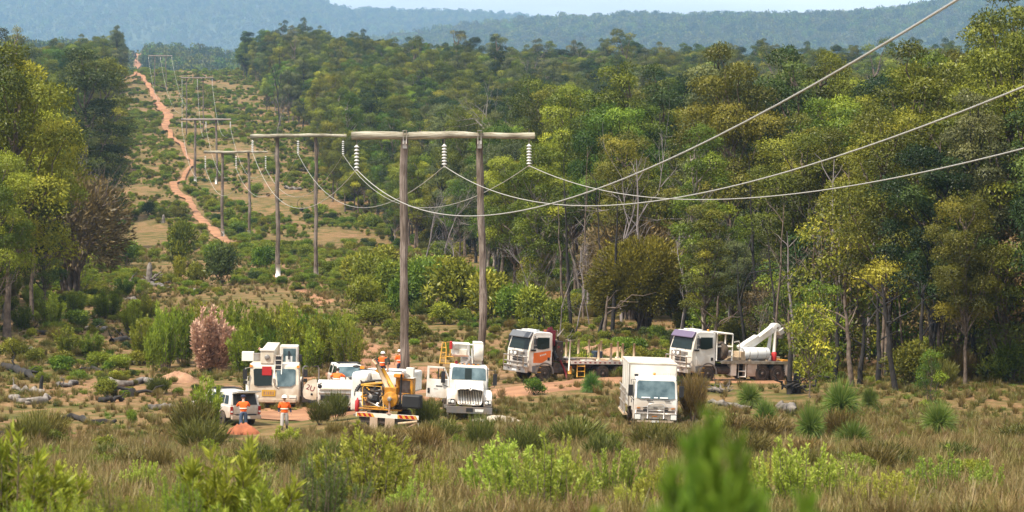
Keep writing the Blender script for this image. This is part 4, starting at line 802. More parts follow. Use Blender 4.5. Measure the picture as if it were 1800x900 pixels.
fg(bank, 412, 46, 790, 1.15, 1.0, 'leafy bright green bush with blade like leaves at the bottom left'); fg(bank2, 455, 43, 850, 1.25, 1.0, 'yellow green blade leaved bush lowest at the bottom left'); fg(bank2, 8, 44, 778, 1.2, .95, 'blade leaved bush cut by the left edge'); fg(bank, 40, 40, 850, 1.5, .6, 'small blade leaved bush near the left bottom corner')
p = ray(503, 790); place('shrub', bank, (p[0], p[1], p[2]), 1.1, 1, 'small bright green bush in front of the man in the white helmet', 'shrub', None, names=('stems', 'leaves'), sz=.85)
nd = needle_shrub('needle', 720, 1.6, 1.3, 40, 420, .06, .006, 'green'); nb = needle_shrub('needleb', 721, 1.6, 1.8, 44, 420, .06, .007, 'bright'); ndk = needle_shrub('needlec', 722, 1.6, 1.2, 44, 460, .055, .006, 'dark')
fg(ndk, 566, 48, 796, 1.3, 1.25, 'dark green needle leaved bush right of the blade leaved bush')
for i, (u, D, vt) in enumerate([(120, 40, 862), (190, 42, 850), (265, 40, 866), (330, 42, 842), (300, 46, 838), (230, 46, 868), (375, 50, 845), (155, 48, 872), (640, 40, 880), (20, 38, 880)]): fg(nd if i % 2 else nb, u, D, vt, 1.3, .95, 'soft needle leaved green bush in the row along the bottom left', group='needle leaved bushes along the bottom left')
def plume(name, seed, H, Wd, ns, per, leaf, fol): return sprig_shrub(name, seed, H, Wd, ns, per, leaf, fol, .2, .20, .22, .2, .11)
nbig = plume('plume', 733, 2.1, 1.15, 95, 800, .11, 'fresh'); nsm = plume('plumeb', 726, 1.8, .5, 34, 700, .10, 'bright'); nyel = plume('plumec', 724, 2.2, .75, 50, 700, .10, 'yellow'); nbr = plume('plumed', 725, 2.0, .9, 16, 260, .10, 'brown')
def near(me, Hn, u, D, vt, label): b = at(u, D); s_ = (P(u, vt, D)[2]-b[2])/(Hn*.935); return place('shrub', me, (b[0], b[1], b[2]-.05), .62, RG.uniform(0, 6.28), label, 'shrub', None, names=('stems', 'leaves'), sz=s_)
near(nbig, 2.1, 1262, 9.5, 738, 'large out of focus green bush close to the camera'); near(nbig, 2.1, 1218, 9.9, 778, 'out of focus green shoots joined to the left side of the large blurred bush'); near(nbig, 2.1, 1308, 9.3, 785, 'out of focus green shoots joined to the right side of the large blurred bush'); near(nyel, 2.2, 1062, 14, 835, 'out of focus yellow green bush at the bottom centre')
near(nbr, 2.0, 1775, 8.5, 680, 'out of focus brown bush filling the lower right corner'); near(nbr, 2.0, 1690, 13, 790, 'out of focus brown twigs low at the right'); near(nbr, 2.0, 1480, 11, 730, 'faint out of focus brown twigs before the spreading grass tree') if False else None
# ------------------------------------------------------------------ fallen timber, mounds
M['charlog'] = mat('half_charred_log', (.20, .175, .155), .95, dirt=(.03, .026, .024), scale=2.2, bump=.8)
def log(name, pix, r, label, m='deadwood', branches=0, seed=0, cat='log', lift=.6):
    g = np.random.default_rng(seed); P_ = []
    for u, v in pix: q = ray(u, v); P_.append(q+[0, 0, r*lift])
    P_ = np.array(P_); c = P_.mean(0); P_ -= c; n = 11; t = np.linspace(0, len(P_)-1, n); Q = np.stack([np.interp(t, range(len(P_)), P_[:, i]) for i in range(3)], -1); Q[1:-1] += g.normal(size=(n-2, 3))*r*.35
    r = r*.62; rad = r*(1+.15*g.normal(size=n)); rad[0] *= .8; rad[-1] *= .5; paths = [(Q, rad)]
    for k in range(branches): q = Q[g.integers(0, n)]; paths.append(curve_path(q, q+unit(np.array([g.normal(), g.normal()*.6, abs(g.normal())*.8]))*g.uniform(.8, 2.4)*r/.3, 5, g, 0, .5, r*.3, .02))
    o = link(name, tube_mesh(name, paths, M['charlog' if m == 'deadwood' and 'pale' not in label else m], 9), None, tuple(c)); return tag(o, label, cat)
log('fallen_log', [(182, 672), (215, 684), (255, 672), (282, 692)], .33, 'long pale bent fallen log in the grass left of the ute', seed=1)
log('fallen_log', [(0, 650), (30, 655), (58, 672)], .38, 'dark burnt log at the left edge', 'burnt', 2, 2); log('fallen_log', [(18, 706), (52, 712), (88, 708)], .36, 'pale topped log lying lowest at the left edge', seed=3); log('fallen_log', [(22, 688), (50, 690), (78, 694)], .25, 'thin broken log above the pale topped one', branches=2, seed=4)
log('fallen_log', [(102, 742), (130, 738), (165, 746), (205, 745)], .30, 'long half buried dark log in the grass at left', 'burnt', 1, 5); log('fallen_log', [(60, 545), (95, 538), (125, 545)], .25, 'thin pale log under the bushy yellow topped tree', seed=6)
log('fallen_log', [(225, 500), (258, 498), (300, 510)], .45, 'weathered grey log lying beside the upturned stump', branches=5, seed=7); log('fallen_log', [(325, 512), (352, 518)], .3, 'short grey log right of the upturned stump', seed=8)
log('fallen_log', [(218, 528), (240, 532)], .3, 'short grey log below the upturned stump', seed=9); log('fallen_log', [(196, 605), (232, 600), (240, 596)], .4, 'black charred log on the left slope', 'burnt', 4, 10)
log('fallen_log', [(1245, 712), (1285, 716), (1320, 722)], .25, 'grey log in the grass below the boom truck', seed=11, branches=1); log('fallen_log', [(1368, 725), (1400, 730)], .45, 'grey split stump between the grass trees', seed=12); log('fallen_log', [(0, 770), (38, 765)], .3, 'dark log low at the left edge', 'burnt', 1, 13)
log('branch_pile', [(1222, 688), (1250, 690), (1278, 694)], .22, 'tangled heap of grey dead branches beside the boom truck front wheel', 'deadwood', 26, 14, 'branch pile'); log('branch_pile', [(1065, 600), (1085, 598)], .2, 'dark twiggy heap by the excavated mound', 'burnt', 10, 15, 'branch pile')
log('branch_pile', [(985, 602), (1010, 606)], .2, 'grey heap of branches behind the flatbed crane', 'deadwood', 22, 19, 'branch pile')
log('fallen_log', [(500, 332), (530, 335)], .5, 'grey log on the strip right of the third power pole', seed=16); log('fallen_log', [(520, 372), (545, 372)], .5, 'dark log on the strip above the second power pole', 'burnt', 2, 17)
def stump(u, v, h, r, label, m='burnt', roots=0, seed=0):
    g = np.random.default_rng(seed); p = ray(u, v); paths = [(np.array([[0, 0, -.3], [0, 0, h*.4], [.05, 0, h*.8], [.1, 0, h]]), np.array([r*1.3, r, r*.9, r*.35]))]
    for k in range(roots): paths.append(curve_path([0, 0, .3], [g.uniform(.3, 1)*2.2*(1 if k % 4 else -1), g.normal()*.6, g.uniform(-.1, 1.5)], 6, g, 0, .5, r*.45, .04))
    return tag(link('tree_stump', tube_mesh('tree_stump', paths, M[m], 9), None, tuple(p)), label, 'stump')
for i, (u, v) in enumerate([(30, 620), (95, 600), (150, 580), (60, 585), (205, 640), (140, 655), (100, 680), (175, 705), (260, 720), (240, 560)]):
    log('fallen_log', [(u, v), (u+RG.uniform(14, 22), v+RG.uniform(-5, 5)), (u+RG.uniform(30, 46), v+RG.uniform(-7, 7))], .26, 'short charred log lying in the scrub of the left slope', 'burnt' if i % 2 else 'deadwood', 2, 40+i)['group'] = 'short charred logs on the left slope'
for i in range(20):
    u = RG.uniform(420, 1700); D = RG.uniform(620, 980); x_ = (u-900)/5000*D; o = link('dead_tree', dt[(1, 2, 3)[i % 3]], None, (x_, D, float(gz(x_, D)))); s_ = RG.uniform(1.5, 2.4)*(8 if i % 3 == 1 else 12)/(10, 8, 14)[i % 3]; o.scale = (s_*.6, s_*.6, s_); o.rotation_euler = (0, 0, RG.uniform(0, 6)); tag(o, 'thin dead treetop poking above the far forest canopy', 'dead tree', 'thin dead treetops above the far canopy')
stump(262, 500, 2.6, .35, 'upturned grey stump with spreading roots on the left slope', 'deadwood', 12, 1); stump(1388, 694, 3.0, .15, 'jagged burnt stump behind the boom truck tail', 'burnt', 5, 2); stump(1400, 692, 1.4, .24, 'shorter burnt stump right of the jagged one', 'burnt', 2, 3)
stump(72, 692, 1.1, .12, 'small black burnt stump in the grass at far left', 'burnt', 0, 4); stump(232, 697, .5, .3, 'low charred stump below the long pale log', 'burnt', 2, 5); stump(287, 392, 1.6, .3, 'small pale stump beside the track', 'deadwood', 0, 6); stump(110, 462, 1.5, .25, 'black and white stump under the left forest', 'burnt', 0, 7)
def mound(name, u, v, w_, d_, h, m, label, seed=0, D=None, cat='dirt mound'):
    g = np.random.default_rng(seed); c = ray(u, v) if D is None else at(u, D); n = 22; a, b = np.meshgrid(np.linspace(-1, 1, n), np.linspace(-1, 1, n)); q = np.clip(1-(a*a+b*b), 0, 1)
    Z = h*q**.8*(1+.15*np.sin(a*5+seed)*np.sin(b*4))+g.normal(size=a.shape)*.05*h*(q > 0)-.12; X = a*w_/2; Y = b*d_/2; Z = Z+gz(X+c[0], Y+c[1])-c[2]
    o = link(name, grid_mesh(name, X, Y, Z, m), None, tuple(c)); return tag(o, label, cat)
M['redsoil'] = mat('red_dug_soil', (.36, .12, .055), .95, dirt=(.23, .075, .035), scale=2, bump=.8); M['palesoil'] = mat('pale_dug_soil', (.36, .21, .125), .95, dirt=(.25, .13, .075), scale=2, bump=.8); M['rubble'] = mat('white_limestone_rubble', (.52, .47, .39), .95, dirt=(.45, .36, .27), scale=4, bump=1)
mound('soil_mound', 428, 762, 1.9, 1.6, .62, M['redsoil'], 'small orange red soil mound at the feet of the man at the tailgate', 1, D=150.5)
mound('soil_mound', 312, 672, 3.0, 2.4, .75, M['palesoil'], 'pale sandy soil mound left of the ute', 2); mound('soil_mound', 1070, 632, 7.5, 4, .9, M['palesoil'], 'broad red excavated bank behind the flatbed truck', 3, D=212); mound('soil_mound', 870, 728, 3.0, 2.2, .40, M['rubble'], 'white limestone rubble heap right of the bonneted truck', 4, D=151.5)
# ------------------------------------------------------------------ vehicles (local frame: +x forward, +y vehicle's left, z up)
def wheel(par, x, y, r=.52, wd=.32, dual=False, rim='steel', name='wheel'):
    s = 1 if y > 0 else -1
    t = MB(); w2 = wd*(2.1 if dual else 1); a = y-s*w2
    t.lathe([(r*.55, 0), (r*.88, -.01), (r*.97, wd*.08), (r, wd*.2), (r, w2-wd*.2), (r*.97, w2-wd*.08), (r*.88, w2+.01), (r*.55, w2)], M['rubber'], (x, min(y, a), r), 'y', 26)
    for k in range(26):   # lugs
        q = 2*math.pi*k/26; t.box((x+math.cos(q)*(r+.005), (y+a)/2, r+math.sin(q)*(r+.005)), (.03, w2*.9, .05), M['rubber'], (0, -q, 0))
    o = t.build(name, par); q = MB(); e = y+s*.004
    q.lathe([(.001, -s*.02), (r*.24, -s*.02), (r*.30, -s*.06), (r*.50, -s*.09), (r*.54, -s*.01), (r*.58, 0), (r*.6, -s*.02)], M[rim], (x, e, r), 'y', 20)
    q.lathe([(.001, 0), (r*.2, 0), (r*.17, s*.09), (.001, s*.1)], M['chassis'], (x, e+s*.005, r), 'y', 12)
    for k in range(8): b = 2*math.pi*k/8; q.lathe([(.001, 0), (r*.065, 0), (r*.065, s*.004)], M['chassis'], (x+math.cos(b)*r*.40, e-s*.055, r+math.sin(b)*r*.40), 'y', 8)
    q.build('rim', o); return o
def rail(par, name, pts_list, r, m, n=7):
    q = MB()
    for p_ in pts_list: q.tube(p_, r, m, n)
    return q.build(name, par)
def arch(x, y0, y1, r, th, m, z=.55, a0=-8, a1=188, n=14):
    q = MB(); o = []; i = []
    for k in range(n+1):
        a = R(a0+(a1-a0)*k/n); o.append((x+(r+th)*math.cos(a), z+(r+th)*math.sin(a))); i.append((x+r*math.cos(a), z+r*math.sin(a)))
    for k in range(n): q.prism([i[k], o[k], o[k+1], i[k+1]], y0, y1, m)
    return q
def text_on(par, name, s, loc, rot, size, m):
    c = bpy.data.curves.new(name, 'FONT'); c.body = s; c.size = size; c.extrude = .003; c.align_x = 'CENTER'; c.align_y = 'CENTER'
    c.materials.append(m); tmp = bpy.data.objects.new(name, c); COL.objects.link(tmp); dg = bpy.context.evaluated_depsgraph_get(); me = bpy.data.meshes.new_from_object(tmp.evaluated_get(dg)); bpy.data.objects.remove(tmp)
    if not me.materials: me.materials.append(m)
    o = link(name, me, par, loc); o.rotation_euler = rot; return o

def man_cab(t, visor, stripe=None):
    W = 1.22; prof = [(-.55, 1.05), (-.55, 3.12), (-.35, 3.2), (.75, 3.22), (1.0, 3.1), (1.26, 2.12), (1.30, 1.95), (1.32, .72), (1.0, .62), (.72, .62), (.72, 1.05)]
    def tp(x, y, z): k = 1-.07*max(0, (z-1.95)/1.25); return (x, y*k, z)
    b = MB(); b.prism(prof, -W, W, M['white'], tp); cab = b.build('cab', t, .05)
    # windscreen, on the slope between (1.0,3.1) and (1.26,2.12)
    def ws(z, y, o=.012): x = 1.0+(3.1-z)/(.98)*.26; return (x+o, y*(1-.07*max(0, (z-1.95)/1.25)), z)
    g = MB(); g.plate([ws(2.08, -1.08), ws(2.08, 1.08), ws(2.88, 1.02), ws(2.95, .9), ws(2.95, -.9), ws(2.88, -1.02)], .02, M['glass']); g.build('windscreen', cab)
    v = MB(); v.prism([(.98, 2.96), (1.30, 2.80), (1.32, 2.86), (1.05, 3.22), (.95, 3.22)], -1.12, 1.12, M[visor]); v.build('sun_visor', cab, .03)
    for s in (-1, 1):
        yk = lambda z: s*(W*(1-.07*max(0, (z-1.95)/1.25))+.004)
        d = MB(); pl = [(-.38, 1.1), (.95, 1.1), (.95, 2.05), (.86, 2.2), (.72, 2.95), (-.38, 2.95)]; P3 = [(x, yk(z), z) for x, z in pl]
        d.plate(P3 if s < 0 else P3[::-1], .022, M['white']); dr = d.build('door', t, .01)
        wv = MB(); pl = [(-.27, 2.2), (.25, 2.1), (.62, 2.12), (.76, 2.22), (.66, 2.86), (-.27, 2.86)]; P3 = [(x, yk(z)+s*.022, z) for x, z in pl]; wv.plate(P3 if s < 0 else P3[::-1], .012, M['glass']); wv.build('side_window', dr)
        if stripe:
            st = MB(); pl = [(-.40, 1.62), (-.05, 1.42), (.28, 1.24), (.96, 1.24), (.96, 1.88), (.55, 1.92), (-.40, 2.06)]; P3 = [(x, yk(z)+s*.023, z) for x, z in pl]; st.plate(P3 if s < 0 else P3[::-1], .008, M[stripe]); st.build('door_panel', dr)
            st = MB(); 
            for k in range(4): st.box((.42-.13*k, yk(1.7)+s*.034, 1.72+.03*k), (.10, .006, .09), M['white'])
            st.build('door_marking', dr)
        hd = MB(); hd.box((-.24, yk(1.6)+s*.03, 1.5), (.16, .03, .2), M['black']); hd.box((1.0, yk(2.05)+s*.05, 2.05), (.34, .10, .11), M['black']); hd.build('door_handle', dr)
        mr = MB(); mr.box((.98, s*1.42, 2.62), (.12, .24, .42), M['black']); mr.box((.98, s*1.42, 2.28), (.12, .22, .2), M['black']); mr.tube([(.86, s*1.15, 2.95), (.97, s*1.4, 2.9), (.97, s*1.4, 2.2), (.9, s*1.18, 2.15)], .022, M['black']); mr.build('mirror', t, .02)
        h = MB(); h.box((1.325, s*.92, .98), (.04, .42, .22), M['lamp']); h.box((1.32, s*.92, .98), (.03, .5, .3), M['steel']); h.build('headlight', t)
        sp = MB(); sp.span((.60, s*.95, .62), (1.0, s*1.24, 1.04), M['guard']); 
        for z in (.62, .92): sp.span((.30, s*.98, z), (.72, s*1.235, z+.05), M['yellowrail'])
        sp.span((.35, s*.9, .6), (.7, s*1.2, 1.04), M['chassis']); sp.build('step', t)
        arch(0, s*.86, s*1.26, .62, .10, M['guard'], .56, -2, 182).build('mudguard', t)
    gr = MB()
    for k, z in enumerate((1.22, 1.36, 1.50, 1.64)): gr.box((1.335, 0, z), (.03, 1.1, .07), M['black'])
    gr.box((1.33, 0, 1.82), (.02, 1.5, .16), M['steel']); gr.build('grille', cab)
    bb = []
    for z in (.98, 1.25, 1.62): bb.append([(1.42, -1.28, z-.02), (1.62, -1.1, z), (1.66, 0, z), (1.62, 1.1, z), (1.42, 1.28, z-.02)])
    for y in (-1.1, -.45, .45, 1.1): bb.append([(1.45, y, .62), (1.64, y, .98), (1.65, y, 1.62 if abs(y) > 1 else 1.95)])
    bb.append([(1.65, -.45, 1.95), (1.66, 0, 1.98), (1.65, .45, 1.95)]); rail(t, 'bull_bar', bb, .04, M['chrome'])
    bu = MB(); bu.box((1.45, 0, .78), (.2, 2.45, .36), M['chrome']); bu.box((1.555, 0, .72), (.01, .5, .12), M['lamp'])
    for y in (-.6, .6): bu.box((1.555, y, .76), (.02, .18, .06), M['black'])
    bu.build('bumper', t, .03)
    for y in (-.22, .22): q = MB(); q.lathe([(.001, 0), (.12, 0), (.13, -.03), (.09, -.1), (.001, -.1)], M['lamp'], (1.72, y, 1.78), 'x', 14); q.build('driving_light', t)
    rb = MB(); rb.box((.2, 0, 3.28), (.18, 1.1, .10), M['lamp']); rb.box((.35, -.6, 3.27), (.5, .3, .08), M['white']); rb.lathe([(.07, 0), (.07, .12), (.001, .14)], M['amber'], (-.4, .5, 3.2), 'z', 10); rb.build('roof_light', t)
    wp = MB()
    for y in (-.5, .4): wp.tube([(1.30, y, 2.05), (1.26, y+.5, 2.2)], .012, M['black'], 5)
    wp.build('wiper', cab)
    return cab
def chassis(t, x0, x1, z=.85, h=.28):
    q = MB()
    for y in (-.42, .42): q.span((x0, y-.05, z), (x1, y+.05, z+h), M['chassis'])
    x = x0+.3
    while x < x1: q.span((x-.05, -.4, z+.05), (x+.05, .4, z+.2), M['chassis']); x += 1.1
    for y in (-1, 1): q.lathe([(.25, 0), (.27, .04), (.27, 1.0), (.25, 1.04)], M['chassis'], (-1.9, y*.85, .78), 'x', 14)
    return q.build('chassis', t)
def truck_root(name, u, D, rz, label, roll=0.0, pitch=0.0, cat='truck', dz=0):
    p = at(u, D); t = empty(name, (p[0], p[1], p[2]+dz), 0, label, cat); t.rotation_mode = 'QUATERNION'
    q = Quaternion((0, 1, 0), R(roll)) @ Quaternion((1, 0, 0), R(pitch)) @ Quaternion((0, 0, 1), R(rz)); t.rotation_quaternion = q; return t

M['rim'] = mat('dusty_wheel_rim', (.34, .31, .28), .7, .2, dirt=(.16, .11, .08), scale=5)
# 1. flatbed with orange doors, folded loader crane behind the cab, timber stakes
t = truck_root('flatbed_truck', 937, 184, 215, 'white flatbed truck with an orange door panel and pale upright stakes', 3.2)
man_cab(t, 'visorg', 'orange'); chassis(t, -7.3, 1.0)
for x, dl in ((0, False), (-4.7, True), (-6.05, True)):
    for s in (-1, 1): wheel(t, x, s*1.2, .56, .30, dl, 'rim')
b = MB(); b.span((-8.0, -1.22, 1.22), (-2.05, 1.22, 1.36), M['rust']); b.span((-8.0, 1.222, 1.19), (-2.05, 1.25, 1.40), M['box']); b.span((-8.0, -1.25, 1.19), (-2.05, -1.222, 1.40), M['box'])
for k in range(15): b.box((-2.4-.4*k, 1.256, 1.29), (.16, .012, .07), M['redlens'] if k % 2 else M['maroon'])
b.build('tray', t)
for i, (x, s, h) in enumerate([(-2.5, -1, 1.25), (-3.35, -1, 1.25), (-4.35, -1, 1.25), (-5.2, -1, 1.25), (-6.2, -1, 1.2), (-4.35, 1, 1.15), (-5.35, 1, 1.2), (-6.3, 1, 1.2), (-7.25, 1, 1.2), (-7.6, -1, 1.15)]):
    q = MB(); q.tube([(x, s*1.12, 1.34), (x+.02, s*1.12, 1.36+h)], [.085, .075], M['palewood'], 10); q.box((x, s*1.12, 1.42), (.24, .2, .16), M['box']); q.build('stake', t)
q = MB(); q.span((-5.2, -.6, 1.37), (-3.2, .2, 1.5), M['palewood']); q.span((-7.8, -.8, 1.37), (-5.6, .9, 1.45), M['palewood']); q.span((-3.1, -.3, 1.37), (-2.3, .4, 1.48), M['steel']); q.build('timber_dunnage', t, .01)
q = MB(); q.span((-5.9, -1.0, 1.37), (-5.3, -.5, 1.9), M['water']); q.build('storage_box', t, .03)
q = MB(); q.span((-4.2, .5, 1.37), (-3.3, .9, 1.42), M['box']); q.tube([(-3.5, .9, 1.42), (-3.5, .9, 2.1)], .02, M['black']); q.build('tray_fitting', t)
q = MB(); q.span((-1.25, -1.1, .6), (-.75, 1.1, 1.25), M['chassis']); q.span((-1.3, -.35, 1.2), (-.8, .35, 2.4), M['maroon']); q.span((-1.25, -.15, 2.3), (-.7, .5, 3.3), M['maroon']); q.box((-.95, .35, 3.25), (.22, .28, .5), M['maroon'], (.3, .2, 0))
q.tube([(-1.05, .2, 2.4), (-1.2, .9, 1.5)], .10, M['chassis']); q.tube([(-1.2, -.6, 3.0), (-1.4, .7, 2.2)], .09, M['maroon']); q.box((-1.5, 0, 2.0), (.5, 1.4, 1.2), M['chassis']); q.build('loader_crane', t, .02)
q = MB()
for k in range(9): q.tube([(-.8-.1*k, .5+.05*(k % 3), 1.3), (-.9-.12*k, .7-.1*(k % 2), 2.0), (-1.0-.1*k, .4+.1*(k % 4), 2.7-.1*k)], .022, M['black'] if k % 3 else M['chrome'], 5)
for a in (0, 1): q.tube([(-2.0+.5*a, .3, 3.4-.1*a), (-1.7, .1, 2.9)], .035, M['box'], 6)
q.tube([(-1.7, .1, 2.95), (-1.85, .0, 2.5)], .05, M['black'], 6); q.build('hydraulic_hose', t)
q = MB(); q.lathe([(.2, 0), (.6, -.02), (.66, .06), (.66, .24), (.6, .32), (.2, .3)], M['rubber'], (-1.98, -.2, 2.0), 'x', 24); q.build('spare_wheel', t)
q = MB(); q.tube([(-1.95, 1.18, .75), (-1.95, 1.18, 2.75)], .05, M['box'], 8); q.tube([(-1.95, -1.18, .75), (-1.95, -1.18, 2.75)], .05, M['box'], 8); q.build('headboard_post', t)
rail(t, 'access_ladder', [[(-2.55, 1.27, 1.15), (-2.55, 1.3, .35)], [(-3.15, 1.27, 1.15), (-3.15, 1.3, .35)]]+[[(-2.55, 1.29, z), (-3.15, 1.29, z)] for z in (.38, .72, 1.05)], .035, M['yellowrail'])
q = MB(); q.tube([(-2.05, 1.15, .55), (-2.05, 1.15, 1.05)], .13, M['yellow'], 10); q.build('outrigger_leg', t)
q = MB(); q.tube([(-1.35, 1.0, 1.4), (-1.75, 1.15, .6), (-1.8, 1.2, .25)], .07, M['maroon'], 8); q.lathe([(.001, .0), (.85, 0), (.85, .07), (.001, .08)], M['rust'], (-1.6, 1.6, .05), 'z', 20); q.build('outrigger_foot', t)

# 2. boom truck: white flatbed with spare wheel rack, big white pipe and folded boom
t = truck_root('boom_truck', 1223, 180.5, 213, 'white boom truck with a purple visor, large white drum and tilted boom on its tray', 3.0)
man_cab(t, 'visor'); chassis(t, -8.2, 1.0)
for x in (0, -4.35, -5.6):
    for s in (-1, 1): wheel(t, x, s*1.2, .60 if x else .58, .34, False, 'rim')
b = MB(); b.span((-8.1, -1.24, 1.28), (-1.0, 1.24, 1.38), M['steel']); b.span((-8.1, 1.242, 1.22), (-1.0, 1.27, 1.40), M['chrome']); b.span((-8.1, -1.27, 1.22), (-1.0, -1.242, 1.40), M['chrome']); b.build('tray', t)
rail(t, 'headboard_frame', [[(-1.95, s*1.15, 1.38), (-1.95, s*1.15, 3.1), (-.65, s*1.15, 3.1)] for s in (1, -1)]+[[(-1.95, -1.15, 3.1), (-1.95, 1.15, 3.1)], [(-1.95, -1.15, 2.3), (-1.95, 1.15, 2.3)], [(-.65, 1.15, 2.3), (-1.95, 1.15, 2.3)], [(-1.3, 1.15, 2.3), (-1.3, 1.15, 3.1)], [(-.65, 1.15, 3.1), (-.65, 1.15, 1.4)]], .055, M['box'])
q = MB(); q.lathe([(.18, 0), (.54, -.02), (.6, .08), (.6, .32), (.54, .42), (.18, .40)], M['rubber'], (-1.4, .85, 2.0), 'x', 26); q.lathe([(.001, .0), (.3, .0), (.32, -.04), (.001, -.05)], M['chassis'], (-1.0, .85, 2.0), 'x', 16); q.build('spare_wheel', t)
rail(t, 'hand_rail', [[(-2.1, 1.2, 2.6), (-2.55, 1.2, 2.65), (-2.65, 1.2, 2.5), (-2.65, 1.2, .35)], [(-3.35, 1.2, 1.4), (-3.35, 1.2, .35)], [(-2.65, 1.2, .4), (-3.35, 1.2, .4)], [(-2.65, 1.2, .75), (-3.35, 1.2, .75)]], .04, M['box'])
q = MB(); q.span((-2.5, .7, .45), (-1.95, 1.15, 1.2), M['box']); q.span((-4.5, .7, .42), (-3.55, 1.2, 1.22), M['white']); q.box((-4.42, 1.215, .85), (.06, .03, .1), M['black']); q.span((-5.05, .7, .5), (-4.65, 1.15, 1.2), M['steel']); q.build('tool_locker', t, .015)
q = MB(); q.lathe([(.001, 0), (.30, 0), (.39, .05), (.40, .1), (.40, 2.55), (.36, 2.6)], M['pipe'], (-6.3, .35, 1.82), 'x', 28)
q.lathe([(.36, 2.6), (.34, 2.5), (.001, 2.4)], M['chassis'], (-6.3, .35, 1.82), 'x', 28)
for x in (-5.9, -5.0, -4.2): q.lathe([(.402, 0), (.412, .02), (.402, .05)], M['steel'], (x, .35, 1.82), 'x', 28)
for x in (-5.9, -4.2): q.span((x-.1, -.1, 1.38), (x+.1, .8, 1.46), M['palewood'])
pd = q.build('steel_drum', t); pd.location = (0, 0, 0)
q = MB(); q.span((-3.1, -.5, 1.39), (-2.2, .8, 1.62), M['palewood']); q.span((-3.8, -.1, 1.39), (-3.3, .7, 1.95), M['palewood']); q.box((-2.6, .3, 1.7), (1.0, .1, .06), M['chrome'], (0, .15, .2)); q.box((-2.4, .5, 1.85), (.5, .3, .25), M['steel'], (0, .2, .5)); q.build('timber_crate', t, .01)
q = MB()   # boom: thick root beam then slimmer head rising to the rear
def beam(a, b_, w1, w2, h1, h2, m): 
    a, b_ = Vector(a), Vector(b_); d = (b_-a).normalized(); sx = Vector((0, 1, 0)); up = d.cross(sx).normalized(); vs = []
    for p_, ww, hh in ((a, w1, h1), (b_, w2, h2)):
        for i, j in ((-1, -1), (1, -1), (1, 1), (-1, 1)): vs.append(tuple(p_+sx*ww/2*i+up*hh/2*j))
    q.add(vs, [(3, 2, 1, 0), (4, 5, 6, 7), (0, 1, 5, 4), (1, 2, 6, 5), (2, 3, 7, 6), (3, 0, 4, 7)], m)
beam((-4.1, -.35, 2.15), (-5.9, -.35, 3.15), .5, .5, .30, .55, M['white']); beam((-4.9, -.35, 2.2), (-7.6, -.35, 4.15), .42, .42, .42, .62, M['white'])
q.lathe([(.001, -.02), (.42, 0), (.42, .5), (.001, .52)], M['white'], (-7.65, -.62, 4.12), 'y', 24); q.lathe([(.001, 0), (.1, 0), (.1, .06), (.001, .07)], M['steel'], (-7.65, -.10, 4.12), 'y', 12)
q.build('boom', t, .03)
q = MB(); q.tube([(-7.0, -.35, 1.4), (-7.25, -.35, 3.6)], [.17, .12], M['pipe'], 10); q.tube([(-7.5, -.2, 1.4), (-7.55, -.2, 3.9)], [.14, .12], M['box'], 10); q.span((-7.9, -.7, 1.4), (-6.9, .1, 1.62), M['chrome']); q.build('boom_support', t, .02)
q = MB(); q.box((-8.05, -.3, 3.75), (.55, .5, .5), M['box'], (0, .5, .2)); q.box((-8.15, -.3, 3.35), (.3, .35, .5), M['steel'], (0, .2, 0)); q.tube([(-7.7, -.4, 4.0), (-8.4, -.3, 4.05)], .05, M['box'], 6); q.build('boom_head', t, .02)
q = MB(); q.lathe([(.17, 0), (.2, .03), (.2, .5), (.15, .56), (.001, .6)], M['red'], (-6.75, .6, 1.38), 'z', 16); q.build('fuel_drum', t)
q = MB(); q.span((-8.1, .1, 1.38), (-7.3, 1.0, 1.46), M['yellow']); q.build('outrigger_pad', t); q = MB(); q.span((-8.15, -1.1, .5), (-7.9, 1.1, 1.25), M['rust']); q.tube([(-7.75, 1.1, .3), (-7.75, 1.1, 1.25)], .06, M['box'], 8); q.span((-7.6, 1.0, .45), (-7.4, 1.2, 1.2), M['box']); q.build('rear_underrun', t)

for c_ in list(t.children):
    if c_.name.split('.')[0] == 'wheel' or c_.type != 'MESH': continue
    for v_ in c_.data.vertices:
        if v_.co.x < -1.6: v_.co.x = -1.6+(v_.co.x+1.6)*.80
        if c_.name.startswith('boom') and v_.co.z > 2.1: v_.co.z = 2.1+(v_.co.z-2.1)*.68
# 3. white box truck facing the camera
t = truck_root('box_truck', 1149, 148, -88.5, 'white box truck with a steel bull bar facing straight out at the front right', 2.0, dz=-.1)
W = 1.13; prof = [(-1.0, .85), (-1.0, 2.62), (-.85, 2.70), (.25, 2.70), (.45, 2.62), (.78, 1.62), (.80, .50), (-.2, .45), (-.2, .85)]
tp_ = lambda x, y, z: (x, y*(1-.06*max(0, (z-1.6)/1.1)), z)
b = MB(); b.prism(prof, -W, W, M['white'], tp_); cab = b.build('cab', t, .06)
wz = lambda z, y: (.45+(2.62-z)*.33+.014, y*(1-.06*max(0, (z-1.6)/1.1)), z)
g = MB(); g.plate([wz(1.63, -1.0), wz(1.58, -.8), wz(1.58, .8), wz(1.63, 1.0), wz(2.42, 1.02), wz(2.5, .95), wz(2.5, -.95), wz(2.42, -1.02)], .02, M['glassb']); ws_ = g.build('windscreen', cab)
g = MB()
for y0, y1 in ((-.75, -.3), (-.1, .1), (.2, .62)): g.box((.805, (y0+y1)/2, 1.65), (.02, y1-y0, .06), M['lamp'], (0, -.32, 0))
g.build('dashboard_papers', cab)
